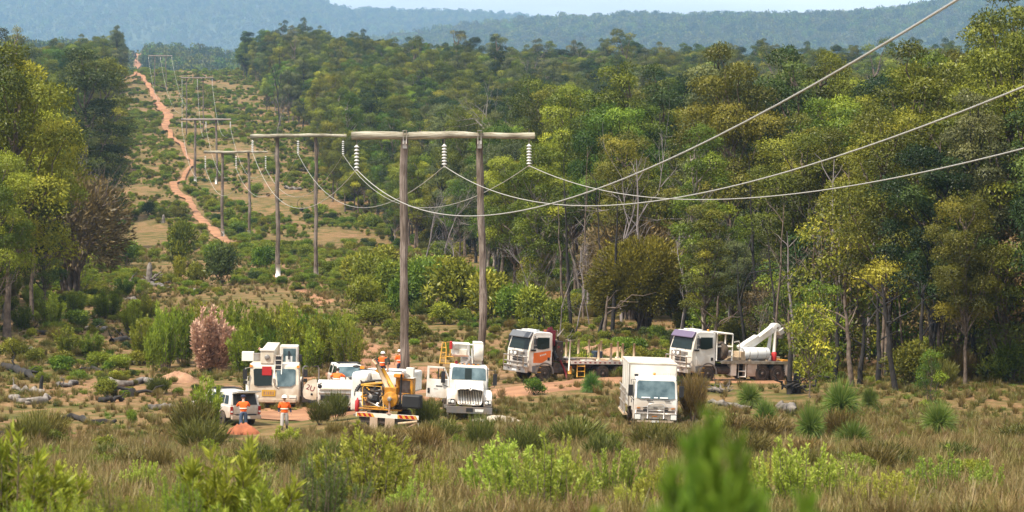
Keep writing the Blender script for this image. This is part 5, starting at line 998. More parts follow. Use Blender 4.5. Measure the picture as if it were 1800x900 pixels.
for s in (-1, 1):
    d = MB(); P3 = [(x, s*(W*(1-.06*max(0, (z-1.6)/1.1))+.004), z) for x, z in [(-.85, .9), (.55, .9), (.6, 1.5), (.33, 2.5), (-.85, 2.5)]]; d.plate(P3 if s < 0 else P3[::-1], .02, M['white']); dr = d.build('door', t, .01)
    d = MB(); P3 = [(x, s*(W*(1-.06*max(0, (z-1.6)/1.1))+.026), z) for x, z in [(-.7, 1.65), (.5, 1.6), (.27, 2.4), (-.7, 2.4)]]; d.plate(P3 if s < 0 else P3[::-1], .01, M['glass']); d.build('side_window', dr); d = MB(); d.box((-.6, s*1.17, 1.35), (.12, .03, .16), M['black']); d.build('door_handle', dr)
    m_ = MB(); m_.box((.72, s*1.32, 2.0), (.10, .24, .58), M['black']); m_.tube([(.45, s*1.05, 2.55), (.70, s*1.3, 2.55), (.70, s*1.3, 1.65), (.6, s*1.1, 1.45)], .02, M['black']); m_.build('mirror', t, .04)
    h = MB(); h.box((1.0, s*.93, .66), (.04, .3, .24), M['lamp']); h.box((.99, s*.93, .66), (.03, .35, .29), M['black']); h.build('headlight', t, .01)
    h = MB(); h.box((.815, s*.9, 1.12), (.03, .18, .06), M['amber']); h.build('indicator', t)
for s, nx in ((-1, .12), (1, -.12)):
    q = MB(); q.tube([(.80, s*.5-.2, 1.58), (.83, s*.5+.15, 1.60)], .018, M['black'], 5); q.tube([(.82, s*.45, 1.5), (.83, s*.45+.3, 1.5)], .018, M['black'], 5); q.build('wiper', cab)
gr = MB()
for s in (-1, 1):
    for z in (1.02, 1.15): gr.box((.815, s*.53, z), (.02, .24, .05), M['black'])
gr.box((.815, 0, 1.15), (.02, .9, .2), M['chrome']); gr.box((.83, 0, 1.13), (.02, .22, .045), M['black']); gr.span((.80, -1.0, .94), (.82, 1.0, .98), M['black']); gr.build('grille', cab)
bu = MB(); bu.box((.90, 0, .66), (.16, 2.2, .34), M['chrome']); bu.box((.985, 0, .55), (.02, 1.2, .06), M['black']); bu.box((.985, -.05, .70), (.02, .26, .06), M['amber']); bu.box((.92, 0, .43), (.14, 1.9, .10), M['white']); bu.box((.995, 0, .43), (.01, .42, .10), M['lamp']); bu.build('bumper', t, .02)
rail(t, 'bull_bar', [[(1.0, -.42, .6), (1.08, -.42, 1.1), (1.06, -.42, 1.26), (1.06, -.36, 1.34), (1.06, .36, 1.34), (1.06, .42, 1.26), (1.08, .42, 1.1), (1.0, .42, .6)], [(1.06, -.42, 1.0), (1.06, .42, 1.0)], [(.98, -1.04, .82), (1.0, -1.0, 1.16), (1.02, -.42, 1.20)], [(.98, 1.04, .82), (1.0, 1.0, 1.16), (1.02, .42, 1.20)], [(1.0, -1.05, .84), (1.04, 0, .84), (1.0, 1.05, .84)]], .028, M['chrome'])
rb = MB(); rb.lathe([(.07, 0), (.07, .12), (.001, .14)], M['amber'], (-.1, -.05, 2.75), 'z', 10)
for k in range(6): rb.tube([(-.3, .45+.12*k, 2.7), (-.3, .45+.12*k, 2.86)], .02, M['chrome'], 5)
rb.box((.1, -1.0, 2.75), (.2, .2, .1), M['black']); rb.build('roof_light', t)
b = MB(); b.span((-6.2, -1.30, 1.02), (-1.15, 1.20, 3.25), M['box']); bx = b.build('box_body', t, .03)
b = MB(); b.span((-6.2, -1.33, 3.255), (-1.12, 1.23, 3.30), M['cream']); b.span((-1.155, -1.31, 1.0), (-1.12, -1.27, 3.26), M['chrome']); b.span((-1.155, 1.17, 1.0), (-1.12, 1.21, 3.26), M['chrome'])
for k in range(3): b.span((-2.3-1.4*k, -1.312, 1.9), (-2.27-1.4*k, -1.303, 3.2), M['steel'])
b.build('corner_trim', bx)
b = MB()
for k in range(7): b.box((-1.3-.6*k, -1.45, 1.25), (.06, .05, 1.3), M['chrome'])
for z in (.62, 1.1, 1.6, 1.9): b.span((-5.3, -1.50, z), (-1.2, -1.46, z+.06), M['chrome'])
b.span((-5.3, -1.55, .55), (-1.2, -1.31, .62), M['palewood']); b.build('side_rack', t)
chassis(t, -6.0, .6, .6, .22)
for x, dl in ((0, False), (-4.3, True)):
    for s in (-1, 1): wheel(t, x, s*1.08, .42, .24, dl)

# 4. bonneted truck with folded bucket arm
t = truck_root('bucket_truck', 822, 152.5, -86, 'white bonneted truck with tall slatted grille and its driver door open', 3.0)
hd = MB(); hp_ = [(-.95, 1.05), (-.95, 2.02), (-.5, 2.0), (.6, 1.85), (.95, 1.70), (1.02, 1.5), (1.02, .95)]
hd.prism(hp_, -.80, .80, M['white'], lambda x, y, z: (x, y*(1-.1*(x+.95)/2), z)); hood = hd.build('bonnet', t, .07)
for s in (-1, 1):
    f = MB(); f.prism([(-.75, 1.0), (-.7, 1.35), (-.3, 1.58), (.4, 1.55), (.85, 1.38), (1.0, 1.1), (1.0, .78), (.72, .78), (.55, 1.0), (.3, 1.12), (-.2, 1.12), (-.5, 1.0)], s*.72, s*1.2, M['white']); f.build('wing', t, .06)
    h = MB(); h.box((1.0, s*.98, 1.0), (.06, .34, .26), M['black']); h.lathe([(.001, .05), (.07, .045), (.10, 0)], M['lamp'], (1.02, s*.9, .98), 'x', 14); h.box((1.02, s*1.08, 1.02), (.05, .12, .16), M['lamp']); h.build('headlight', t, .01)
g = MB(); gp_ = [(-.66, 1.62), (-.60, .90), (-.5, .86), (.5, .86), (.60, .90), (.66, 1.62), (.55, 1.66), (.12, 1.70), (0, 1.62), (-.12, 1.70), (-.55, 1.66)]
g.plate([(1.03, y, z) for y, z in gp_[::1]], .03, M['black']); g2 = g.build('grille', t)
g = MB()
for k in range(13): y = -.54+.09*k; g.tube([(1.085, y*.95, .90), (1.085, y, 1.62)], .021, M['chrome'], 6)
for i in range(len(gp_)): a, c = gp_[i], gp_[(i+1) % len(gp_)]; g.tube([(1.08, a[0], a[1]), (1.08, c[0], c[1])], .032, M['chrome'], 6)
g.build('grille_bar', g2)
e = MB(); e.plate([(1.095, -.05, 1.73), (1.095, 0, 1.67), (1.095, .05, 1.73), (1.095, 0, 1.80)], .01, M['chrome']); e.build('emblem', hood)
bu = MB(); bu.box((1.12, 0, .58), (.22, 2.42, .34), M['guard']); bu.box((1.24, 0, .6), (.01, .36, .2), M['black']); bu.box((1.24, .52, .58), (.012, .46, .15), M['lamp']); bu.build('bumper', t, .04)
W = 1.03; prof = [(-2.5, 1.0), (-2.5, 2.72), (-2.35, 2.80), (-1.35, 2.80), (-1.2, 2.74), (-.92, 2.0), (-.90, 1.0)]
b = MB(); b.prism(prof, -W, W, M['white'], lambda x, y, z: (x, y*(1-.05*max(0, (z-1.9)/.9)), z)); cab = b.build('cab', t, .06)
wz = lambda z, y: (-1.2+(2.74-z)*.378+.014, y*(1-.05*max(0, (z-1.9)/.9)), z)
g = MB(); g.plate([wz(2.04, -.94), wz(2.04, .94), wz(2.62, .93), wz(2.68, .86), wz(2.68, -.86), wz(2.62, -.93)], .02, M['glassb']); g.build('windscreen', cab)
g = MB(); g.plate([tuple(Vector(wz(z, y))+Vector((.024, 0, .008))) for z, y in ((2.06, -.22), (2.06, .16), (2.62, .16), (2.62, -.22))], .003, M['glass']); g.build('screen_divider', cab)
for k in range(5): q = MB(); q.box((-1.4, -.5+.25*k, 2.84), (.1, .1, .05), M['amber']); q.build('marker_light', cab)
# left door shut, right (driver) door swung open
d = MB(); d.plate([(x, 1.04, z) for x, z in [(-1.0, 1.02), (-2.3, 1.02), (-2.3, 2.66), (-1.3, 2.66), (-1.0, 2.0)]], .02, M['white']); dr = d.build('door', t); d = MB(); d.plate([(x, 1.063, z) for x, z in [(-1.12, 1.98), (-2.2, 1.98), (-2.2, 2.56), (-1.36, 2.56)]], .01, M['glass']); d.build('side_window', dr)
dp = empty('door', (-1.0, -1.03, 0)); dp.parent = t; dp.rotation_euler = (0, 0, R(74)); dp['label'] = 'driver door swung wide open'
d = MB(); O = [(0, .98), (-1.25, .98), (-1.25, 2.66), (-.3, 2.66), (0, 2.0)]
d.prism([(0, .98), (-1.25, .98), (-1.25, 1.98), (0, 1.98)], -.03, .03, M['white']); d.prism([(-1.13, 1.98), (-1.25, 1.98), (-1.25, 2.66), (-1.13, 2.66)], -.03, .03, M['white']); d.prism([(-1.13, 2.56), (-1.13, 2.66), (-.3, 2.66), (-.34, 2.56)], -.03, .03, M['white']); d.prism([(-.34, 2.56), (-.3, 2.66), (0, 2.0), (-.08, 1.98)], -.03, .03, M['white']); d.prism([(-.60, 1.98), (-.66, 1.98), (-.66, 2.57), (-.60, 2.57)], -.02, .02, M['black'])
d.box((-.55, -.04, 1.62), (.35, .04, .05), M['black']); d.box((-1.12, -.04, 1.35), (.12, .05, .26), M['black']); d.build('door_shell', dp, .01)
d = MB()
for k in range(5): d.box((-.62-.05*k, -.034, 1.45), (.032, .006, .03), M['black'])
d.build('door_marking', dp)
m_ = MB(); m_.box((-.95, -1.38, 2.12), (.1, .22, .62), M['black']); m_.box((-.95, 1.42, 2.1), (.1, .22, .62), M['black']); m_.tube([(-1.1, 1.0, 2.6), (-.97, 1.42, 2.6), (-.97, 1.42, 1.7), (-1.0, 1.05, 1.6)], .02, M['black']); m_.tube([(-1.1, -1.0, 2.6), (-.97, -1.38, 2.6), (-.97, -1.38, 1.7), (-1.0, -1.05, 1.6)], .02, M['black']); m_.build('mirror', t, .03)
s_ = MB(); s_.span((-2.2, -1.2, .45), (-1.2, -.9, .55), M['chrome']); s_.span((-2.0, -1.12, .55), (-1.95, -1.0, 1.0), M['chrome']); s_.build('step', t)
chassis(t, -7.0, 1.0, .7)
b = MB(); b.span((-7.2, -1.2, 1.0), (-2.75, 1.2, 1.55), M['white']); b.span((-7.2, -1.2, .6), (-5.8, 1.2, 1.0), M['white']); b.build('service_body', t, .03)
for x, dl in ((0, False), (-5.0, True)):
    for s in (-1, 1): wheel(t, x, s*1.1, .50, .28, dl)
# folded arm stored over the cab (pixel offsets turned into metres at the truck)
b = MB(); b.span((-3.2, -.30, 1.55), (-2.6, .75, 2.9), M['white']); b.box((-2.3, .48, 3.55), (1.3, .52, .95), M['white']); b.lathe([(.001, 0), (.46, .01), (.5, .05), (.5, .5), (.46, .54), (.001, .55)], M['white'], (-1.9, .22, 3.5), 'y', 26); b.box((-2.3, .50, 3.0), (.8, .42, .35), M['cream']); b.span((-3.4, -.35, 2.8), (-1.9, .22, 3.15), M['white']); b.build('turret', t, .05)
b = MB(); b.box((-2.2, -.45, 3.62), (1.3, .95, .62), M['box']); b.box((-1.7, -.35, 3.45), (.5, .4, .35), M['cream']); b.box((-1.55, -.7, 3.75), (.2, .25, .3), M['chrome']); b.tube([(-1.5, -.6, 3.9), (-1.5, .15, 3.9), (-1.5, .15, 3.3)], .05, M['box'], 8); b.tube([(-1.5, -.1, 3.85), (-1.5, 0, 3.1), (-1.6, -.2, 2.85)], .07, M['white'], 8); b.tube([(-1.5, .1, 3.7), (-1.5, .2, 2.9)], .045, M['white'], 8); b.box((-1.6, -.5, 3.28), (.5, .9, .10), M['rust']); b.tube([(-1.55, -.2, 3.0), (-1.55, -.5, 2.85)], .05, M['box'], 8); b.build('bucket_arm', t, .03)
b = MB(); b.box((-1.6, -1.02, 3.82), (.4, .14, .42), M['red']); b.lathe([(.08, 0), (.1, .1), (.05, .16), (.001, .17)], M['redlens'], (-1.6, -.68, 2.83), 'z', 12); b.build('red_cover', t, .03)
rail(t, 'access_platform', [[(-2.3, -1.55, 2.75), (-2.3, -1.48, 3.5), (-2.3, -1.45, 3.9), (-2.3, -1.3, 3.92), (-2.3, -1.22, 3.5), (-2.3, -1.22, 2.75)], [(-2.3, -1.52, 3.05), (-2.3, -1.22, 3.05)], [(-2.3, -1.5, 3.35), (-2.3, -1.22, 3.35)], [(-2.3, -1.48, 3.62), (-2.3, -1.22, 3.62)], [(-2.3, -1.55, 3.15), (-2.3, -.75, 3.15), (-2.3, -.75, 2.75)], [(-2.3, -1.55, 2.78), (-2.3, -.75, 2.78)], [(-2.3, -1.22, 3.92), (-2.3, -1.0, 3.95), (-2.3, -1.0, 3.2)]], .032, M['yellowrail'])

# 5. cream mobile crane facing the camera
t = truck_root('mobile_crane', 482, 168, -88, 'cream mobile crane truck with a red flag hanging on its boom', 1.0, dz=-.15)
W = 1.48; prof = [(-1.6, .7), (-1.6, 2.6), (-1.4, 2.78), (.1, 2.78), (.32, 2.68), (.52, 1.55), (.56, .5), (.2, .42), (-.4, .5), (-.4, .7)]
b = MB(); b.prism(prof, -W, W, M['cream'], lambda x, y, z: (x, y*(1-.04*max(0, (z-1.5)/1.3)), z)); cab = b.build('cab', t, .08)
wz = lambda z, y: (.32+(2.68-z)*.177+.02, y*(1-.04*max(0, (z-1.5)/1.3)), z)
for y0, y1 in ((-1.28, -.12), (.10, 1.28)):
    g = MB(); g.plate([wz(1.52, y0+.1), wz(1.45, y0+.3) if y0 < 0 else wz(1.45, y0+.05), wz(1.45, y1-.3) if y0 > 0 else wz(1.5, y1), wz(1.6, y1-.04), wz(2.42, y1), wz(2.48, y1-.12), wz(2.48, y0+.12), wz(2.42, y0)], .02, M['glass'] if y0 < 0 else M['glassb']); g.build('windscreen', cab)
g = MB(); g.box((.565, -.32, 1.06), (.02, .8, .36), M['plate']); 
for k in range(5): g.box((.58, -.58+.13*k, 1.06), (.012, .07, .2), M['rust'])
g.build('warning_label', cab)
for y in (-1.38, 1.38): g = MB(); g.box((.36, y, 2.62), (.08, .16, .14), M['amber']); g.box((.56, y*.8, .85), (.06, .42, .14), M['lamp']); g.build('indicator', t, .01)
g = MB(); g.span((.55, -1.3, .5), (.62, 1.3, .72), M['cream']); g.build('bumper', t, .03)
for s in (-1,): m_ = MB(); m_.box((.6, -1.72, 2.15), (.12, .26, .62), M['black']); m_.box((.6, -1.70, 1.68), (.12, .22, .2), M['black']); m_.tube([(.3, -1.4, 2.55), (.55, -1.7, 2.5), (.55, -1.7, 1.55), (.4, -1.45, 1.5)], .025, M['chrome']); m_.build('mirror', t, .03)
dp = empty('door', (-.1, 1.5, 0)); dp.parent = t; dp.rotation_euler = (0, 0, R(-80)); dp['label'] = 'open dark framed driver door'
d = MB(); d.tube([(-.15, 0, 1.4), (-.15, 0, 2.5), (-.25, 0, 2.62), (-1.05, 0, 2.62), (-1.1, 0, 2.5), (-1.1, 0, 1.4)], .045, M['guard'], 8); d.span((-1.15, -.03, .5), (-.1, .03, 1.42), M['guard']); d.box((-.3, .1, 2.2), (.22, .1, .45), M['black']); d.box((-.3, .1, 1.8), (.2, .1, .2), M['black']); d.build('door_shell', dp, .01)
b = MB(); b.span((-9, -1.3, .7), (-1.7, 1.3, 1.35), M['cream']); b.span((-2.1, -1.6, .9), (-1.6, -1.2, 1.7), M['chassis']); b.tube([(-1.5, -1.72, 1.0), (-1.5, -1.72, 1.85)], .07, M['box'], 8); b.tube([(-1.3, -1.62, .8), (-1.3, -1.62, 1.6)], .07, M['box'], 8); b.build('carrier_deck', t, .03)
for x in (0, -1.7, -5.5, -7.0):
    for s in (-1, 1): wheel(t, x-.6, s*1.40, .62, .40)
# superstructure: operator cab at image right, boom in the middle
b = MB(); b.span((-4.6, .12, 1.6), (-3.3, 1.22, 3.62), M['white']); oc = b.build('operator_cab', t, .07)
g = MB(); g.plate([(-3.285, .32, 2.0), (-3.285, 1.08, 2.0), (-3.285, 1.08, 3.45), (-3.285, .32, 3.45)], .015, M['glassb']); g.build('windscreen', oc); g = MB(); g.box((-3.26, .68, 2.75), (.02, .4, .5), M['lamp']); g.build('painted_seat_reflection', oc)  # pale plate painted as a reflection on the operator's glass
g = MB(); g.box((-3.2, .68, 3.05), (.04, .10, .5), M['black']); g.box((-3.3, 1.36, 2.9), (.1, .2, .4), M['black']); g.build('wiper', oc)
b = MB(); b.span((-7.5, -.85, 2.75), (.3, -.05, 3.55), M['cream']); b.span((-.3, -.90, 3.5), (.35, 0, 3.62), M['box'])
b.lathe([(.001, 0), (.16, 0), (.16, .08), (.001, .09)], M['steel'], (.3, -.45, 3.15), 'x', 14); b.span((-2.6, -.95, 2.0), (-1.4, .1, 2.78), M['chassis']); b.build('boom', t, .04)
b = MB()
for a in (0, 1): b.tube([(.42, -.02+.42*a, 1.95), (.42, .02+.42*a, 3.35)], .035, M['box'], 8)
for k in range(5): b.box((.42, .2, 2.15+.28*k), (.03, .42, .035), M['box'])
b.build('ladder', t); b = MB(); b.box((.35, .22, 2.75), (.12, .32, .9), M['black']); b.box((.45, .0, 1.4), (.1, .14, .9), M['steel']); b.tube([(.5, -.02, 1.9), (.55, .05, 1.5), (.5, .25, 1.35)], .06, M['chrome'], 8); b.box((.5, .08, 1.0), (.08, .18, .9), M['cream'], (.1, 0, 0)); b.build('hook_block', t, .01)
b = MB(); b.box((.48, -.45, 2.36), (.03, .56, .52), M['red']); b.build('red_flag', t)
b = MB(); b.span((-2.2, -2.05, 2.78), (-1.5, -1.35, 3.32), M['box']); b.box((-1.7, -1.15, 3.0), (.4, .4, .5), M['steel']); b.tube([(-1.6, -1.5, 2.6), (-.8, -.9, 2.65), (0, -.3, 2.45)], .06, M['cream'], 8); b.tube([(-1.6, -1.5, 2.5), (-.8, -.9, 2.52), (0, -.5, 2.4)], .05, M['rust'], 8); b.lathe([(.06, 0), (.1, .1), (.001, .2)], M['rust'], (-1.2, -.98, 3.45), 'z', 10); b.build('winch_box', t, .03)

# 6. utes
def ute(name, u, D, rz, label, roll=0, canopy=True, rack=True, lights='rear', open_gate=True):
    t = truck_root(name, u, D, rz, label, roll, cat='ute'); W = .92
    low = [(-2.5, .62), (-2.52, 1.12), (-.9, 1.12), (.95, 1.10), (1.5, 1.10), (2.3, 1.02), (2.62, .88), (2.68, .55), (2.55, .38), (2.0, .38), (1.95, .55), (1.78, .74), (1.5, .80), (1.22, .74), (1.05, .55), (1.0, .36), (-1.0, .36), (-1.05, .55), (-1.22, .74), (-1.5, .80), (-1.78, .74), (-1.95, .55), (-2.0, .42), (-2.45, .45)]
    b = MB(); b.prism(low, -W, W, M['white']); body = b.build('body', t, .05)
    cabp = [(-.95, 1.1), (-.80, 1.80), (.35, 1.82), (.60, 1.76), (1.25, 1.1)]; f = lambda x, y, z: (x, y*(1-.17*max(0, (z-1.1)/.72)), z)
    b = MB(); b.prism(cabp, -W*.985, W*.985, M['white'], f); cb = b.build('cab', t, .05)
    yk = lambda z, s, o=.006: s*(W*.985*(1-.17*max(0, (z-1.1)/.72))+o)
    g = MB(); wz = lambda z, y: (.60+(1.76-z)*.985+.014, y*(1-.17*(z-1.1)/.72), z); g.plate([wz(1.14, -.82), wz(1.14, .82), wz(1.72, .86), wz(1.72, -.86)], .012, M['glassb']); g.build('windscreen', cb)
    for s in (-1, 1):
        for pl in ([(-.72, 1.16), (.02, 1.16), (.02, 1.70), (-.62, 1.70)], [(.12, 1.16), (.98, 1.16), (.50, 1.70), (.12, 1.70)]):
            g = MB(); P3 = [(x, yk(z, s), z) for x, z in pl]; g.plate(P3 if s < 0 else P3[::-1], .008, M['glass']); g.build('side_window', cb)
        g = MB(); g.box((1.0, s*1.03, 1.20), (.16, .2, .17), M['white'] if lights == 'front' else M['black']); g.build('mirror', t, .03)
        g = MB(); g.box((2.52, s*.72, .90), (.2, .34, .16), M['lamp'], (0, .2, -s*.25)); g.build('headlight', t, .02)
        g = MB(); g.box((-2.53, s*.84, .88), (.04, .15, .42), M['redlens']); g.box((-2.555, s*.84, .80), (.01, .12, .1), M['lamp']); g.build('tail_light', t, .01)
    g = MB(); g.box((2.62, 0, .88), (.06, 1.0, .16), M['black']); g.box((2.70, 0, .55), (.10, 1.5, .2), M['black']); g.box((2.0, 0, 1.13), (.5, .5, .03), M['black']); g.build('grille', body)
    g = MB(); g.box((-2.62, 0, .50), (.18, 1.75, .2), M['white']); g.box((-2.60, 0, .63), (.16, 1.2, .06), M['black']); g.box((-2.72, 0, .48), (.02, .42, .12), M['lamp']); g.build('rear_bumper', t, .02)
    g = MB(); g.box((-2.535, 0, .90), (.02, 1.42, .46), M['white']); g.box((-2.55, 0, .98), (.02, .22, .07), M['black']); g.build('tailgate', t, .01)
    if canopy:
        cp = [(-2.46, 1.12), (-2.22, 1.80), (-1.02, 1.80), (-1.02, 1.12)]; b = MB(); b.prism(cp, -W*.97, W*.97, M['white'], f); cn = b.build('canopy', t, .04)
        for s in (-1, 1):
            for pl in ([(-2.18, 1.2), (-1.68, 1.2), (-1.68, 1.66), (-2.04, 1.66)], [(-1.58, 1.2), (-1.12, 1.2), (-1.12, 1.66), (-1.58, 1.66)]):
                g = MB(); P3 = [(x, yk(z, s, .002), z) for x, z in pl]; g.plate(P3 if s < 0 else P3[::-1], .008, M['glass']); g.build('canopy_window', cn)
        g = MB(); q = lambda z: -2.46+(z-1.12)*.353-.016; g.plate([(q(1.16), .72, 1.16), (q(1.16), -.72, 1.16), (q(1.74), -.66, 1.74), (q(1.74), .66, 1.74)], .015, M['black']); g.build('canopy_opening_shade', cn); g = MB(); g.box((-.985, 0, 1.45), (.05, W*1.70, .64), M['black']); g.build('cab_gap_shade', cn)  # black sheets paint the shade inside the canopy and behind the cab
        if open_gate: g = MB(); g.box((-2.62, 0, 1.87), (.85, 1.35, .05), M['glass'], (0, .16, 0)); g.box((-2.62, 0, 1.84), (.88, 1.40, .03), M['white'], (0, .16, 0)); g.tube([(-2.4, .62, 1.3), (-2.8, .62, 1.88)], .015, M['black'], 5); g.build('canopy_door', t)
    if rack: rail(t, 'roof_rack', [[(-.6, s*.62, 1.90), (.4, s*.62, 1.90)] for s in (-1, 1)]+[[(x, -.7, 1.92), (x, .7, 1.92)] for x in (-.5, -.1, .3)], .03, M['black'])
    rail(t, 'antenna', [[(2.4, .5, 1.0), (2.4, .5, 2.2)]], .012, M['black'], 5)
    for x in (-1.5, 1.5):
        for s in (-1, 1): wheel(t, x, s*.93, .385, .25)
    return t
ute('white_ute', 396, 157.5, 121, 'white ute with its canopy glass raised, seen from behind at the left', 1.5)
ute('white_ute', 611, 178, -78, 'white ute with a dark roof rack parked behind the pole borer truck', 1.0, lights='front', open_gate=False)

# 7. white truck whose marked door stands open, mostly behind the rush bushes
t = truck_root('service_truck', 590, 163, -86, 'white truck with a rounded open door bearing dark letters, left of the borer', 1.5, dz=-.2)
b = MB(); b.prism([(-1.4, .8), (-1.4, 1.95), (-.6, 2.05), (.3, 1.95), (.55, 1.55), (.62, .6), (.1, .5)], -1.05, 1.2, M['white']); b.build('cab', t, .07)
b = MB(); b.box((.6, 0, 1.62), (.1, 1.7, .10), M['cream']); b.box((.62, -.1, 1.38), (.1, 1.8, .08), M['chrome']); b.box((.63, -.1, 1.1), (.06, 1.6, .3), M['black']); b.box((.66, 0, .72), (.16, 2.1, .2), M['chrome']); b.build('grille', t, .02)
for y in (-.95, 1.0): h = MB(); h.lathe([(.001, .04), (.1, .03), (.13, 0)], M['black'], (.62, y, 1.75 if y < 0 else 1.3), 'x', 12); h.build('headlight', t)
dp = empty('door', (.1, -1.12, 0)); dp.parent = t; dp.rotation_euler = (0, 0, R(84)); dp['label'] = 'open door with dark letters'
d = MB(); d.prism([(0, .95), (-.25, .92), (-.62, .98), (-.76, 1.1), (-.80, 1.4), (-.72, 1.75), (-.5, 2.0), (-.2, 2.1), (0, 2.1)], -.035, .035, M['cream']); d.tube([(-.02, 0, .9), (-.02, 0, 2.12)], .03, M['chassis'], 6); d.box((-.28, -.05, .82), (.4, .06, .14), M['black'], (0, .1, 0)); d.lathe([(.001, -.02), (.07, -.015), (.07, 0)], M['black'], (-.28, -.04, 1.25), 'y', 12); d.build('door_shell', dp, .01)
text_on(dp, 'door_lettering', '2U', (-.36, -.045, 1.6), (R(90), R(20), 0), .42, M['maroon'])
b = MB(); b.tube([(.3, -1.0, .5), (.35, -.85, 1.2), (.3, -1.0, 1.9)], .09, M['chrome'], 8); b.tube([(.3, -.8, .5), (.35, -.7, 1.3), (.3, -.9, 1.95)], .05, M['steel'], 8); b.build('step', t)
m_ = MB(); m_.box((.5, 1.38, 1.3), (.12, .26, .85), M['black']); m_.tube([(.2, 1.1, 1.8), (.5, 1.35, 1.75)], .03, M['black']); m_.build('mirror', t, .08)
for s in (-1, 1): wheel(t, 0, s*1.05, .48, .28); wheel(t, -3.8, s*1.05, .48, .28)
chassis(t, -4.6, .5, .6, .22); b = MB(); b.span((-4.8, -1.15, .95), (-1.6, 1.15, 1.55), M['white']); b.build('service_body', t, .03)

# 8. pole borer truck, tail towards the camera: yellow auger mast, black seat box, hazard stripes
t = truck_root('pole_borer_truck', 678, 146, 78, 'white truck carrying a yellow pole borer, hazard striped bumper towards the camera', 2.5)
# local x points away from the camera here, local y+ is image left
b = MB(); b.prism([(.3, .75), (.3, 2.55), (.5, 2.75), (4.2, 2.75), (4.2, .75)], 1.15, 2.02, M['white']); b.prism([(.9, 1.7), (.9, 2.78), (4.2, 2.78), (4.2, 1.7)], -.8, 1.15, M['white']); body = b.build('service_body', t, .10)
b = MB()
for k in range(12): a = R(0+90*k/11); a2 = R(90*(k+1)/11) if k < 11 else a; b.box((.28, 1.75-.95+.95*(1-math.cos(a))*-1+.95, 1.62+.72*math.sin(a)), (.05, .14, .14), M['black'])
b.tube([(.27, 1.72, 1.75), (.27, 1.55, 2.05), (.27, 1.25, 2.28), (.27, .8, 2.38), (.27, .2, 2.42)], .06, M['black'], 6); b.span((.24, .2, 1.6), (.3, 1.5, 2.3), M['chassis']); b.build('body_recess', t)
b = MB(); b.span((.1, 1.30, .8), (.32, 1.72, 1.75), M['box']); b.box((.08, 1.5, 1.5), (.03, .3, .3), M['lamp']); b.build('side_locker', t, .02)
b = MB(); b.lathe([(.09, 0), (.12, .04), (.12, .55), (.06, .62), (.03, .72), (.001, .73)], M['red'], (-.05, 1.55, .75), 'z', 14); b.build('fire_extinguisher', t)
b = MB(); b.tube([(1.2, 1.9, 2.85), (1.2, -.9, 2.85)], .03, M['black'], 6); b.lathe([(.001, 0), (.2, .05), (.2, .12), (.001, .16)], M['black'], (1.2, 2.0, 2.9), 'z', 12); b.box((1.2, 1.7, 2.95), (.1, .22, .14), M['amber']); b.build('roof_rail', t)
# power unit in yellow frame
b = MB(); b.box((-.02, .62, 1.62), (.6, .75, .75), M['chassis']); b.box((-.45, .62, 1.55), (.1, .5, .3), M['black']); b.lathe([(.001, -.02), (.13, 0), (.13, .1)], M['steel'], (-.5, .75, 1.6), 'x', 12); pu = b.build('power_unit', t, .03)
rail(pu, 'guard_frame', [[(-.5, 1.15, 1.1), (-.5, 1.18, 2.05), (-.5, 1.1, 2.15), (-.5, .2, 2.15), (-.5, .02, 1.1)], [(-.5, 1.15, 1.1), (-.5, -.2, 1.1)], [(-.45, .1, 2.15), (-.4, -.15, 1.0)]], .026, M['yellowrail'])
rs_ = np.random.RandomState(8); b = MB()
for k in range(46):
    p_ = (rs_.uniform(-.55, -.1), rs_.uniform(-.75, 1.1), rs_.uniform(1.0, 2.15)); mm_ = M[('chassis', 'steel', 'yellow', 'black', 'chrome', 'rust', 'yellowrail')[rs_.randint(7)]]
    if k % 2: b.box(p_, tuple(rs_.uniform(.06, .26, 3)), mm_, tuple(rs_.uniform(-.5, .5, 3)))
    else: b.tube([p_, tuple(np.array(p_)+rs_.normal(size=3)*[.1, .28, .28])], rs_.uniform(.02, .06), mm_, 7)
b.build('hydraulic_gear', t)
b = MB(); b.span((-.5, -.9, .94), (-.2, 1.35, 1.02), M['yellow']); b.span((-.3, -1.0, 1.0), (.6, .2, 1.25), M['chassis']); b.box((0, .7, 2.25), (.6, 1.3, .1), M['yellowrail'], (-.15, 0, 0)); b.box((0, .1, 2.15), (.5, .3, .45), M['steel'], (.4, 0, 0)); b.build('turntable', t, .02)
b = MB(); b.box((-.5, -.35, 1.85), (.5, .62, .6), M['yellow']); b.lathe([(.001, -.26), (.14, -.25), (.18, -.18), (.38, -.16), (.40, -.1), (.40, .12), (.001, .14)], M['yellow'], (-.7, -.38, 1.55), 'x', 24); b.lathe([(.001, -.34), (.12, -.32), (.12, -.2)], M['steel'], (-.7, -.38, 1.58), 'x', 14); b.tube([(-.9, -.38, 1.5), (-.9, -.38, .75)], [.06, .05], M['rust'], 8); b.lathe([(.05, 0), (.16, .04), (.16, .08), (.05, .1)], M['rust'], (-.9, -.38, .78), 'z', 12); b.build('auger_head', t, .03)
b = MB(); b.tube([(-.5, -.15, 2.05), (-.2, .55, 3.25)], .11, M['palewood'], 10); b.tube([(-.5, -.45, 2.05), (-.2, .25, 3.05)], .10, M['yellowrail'], 10); b.box((-.25, .38, 2.85), (.2, .45, .10), M['yellow'], (.5, 0, 0)); b.tube([(-.2, .55, 3.2), (-.15, .82, 3.45), (-.1, .62, 3.6)], .045, M['palewood'], 8); b.tube([(-.25, .45, 3.3), (-.2, .62, 3.5), (-.15, .5, 3.5)], .05, M['black'], 8); b.build('mast', t)
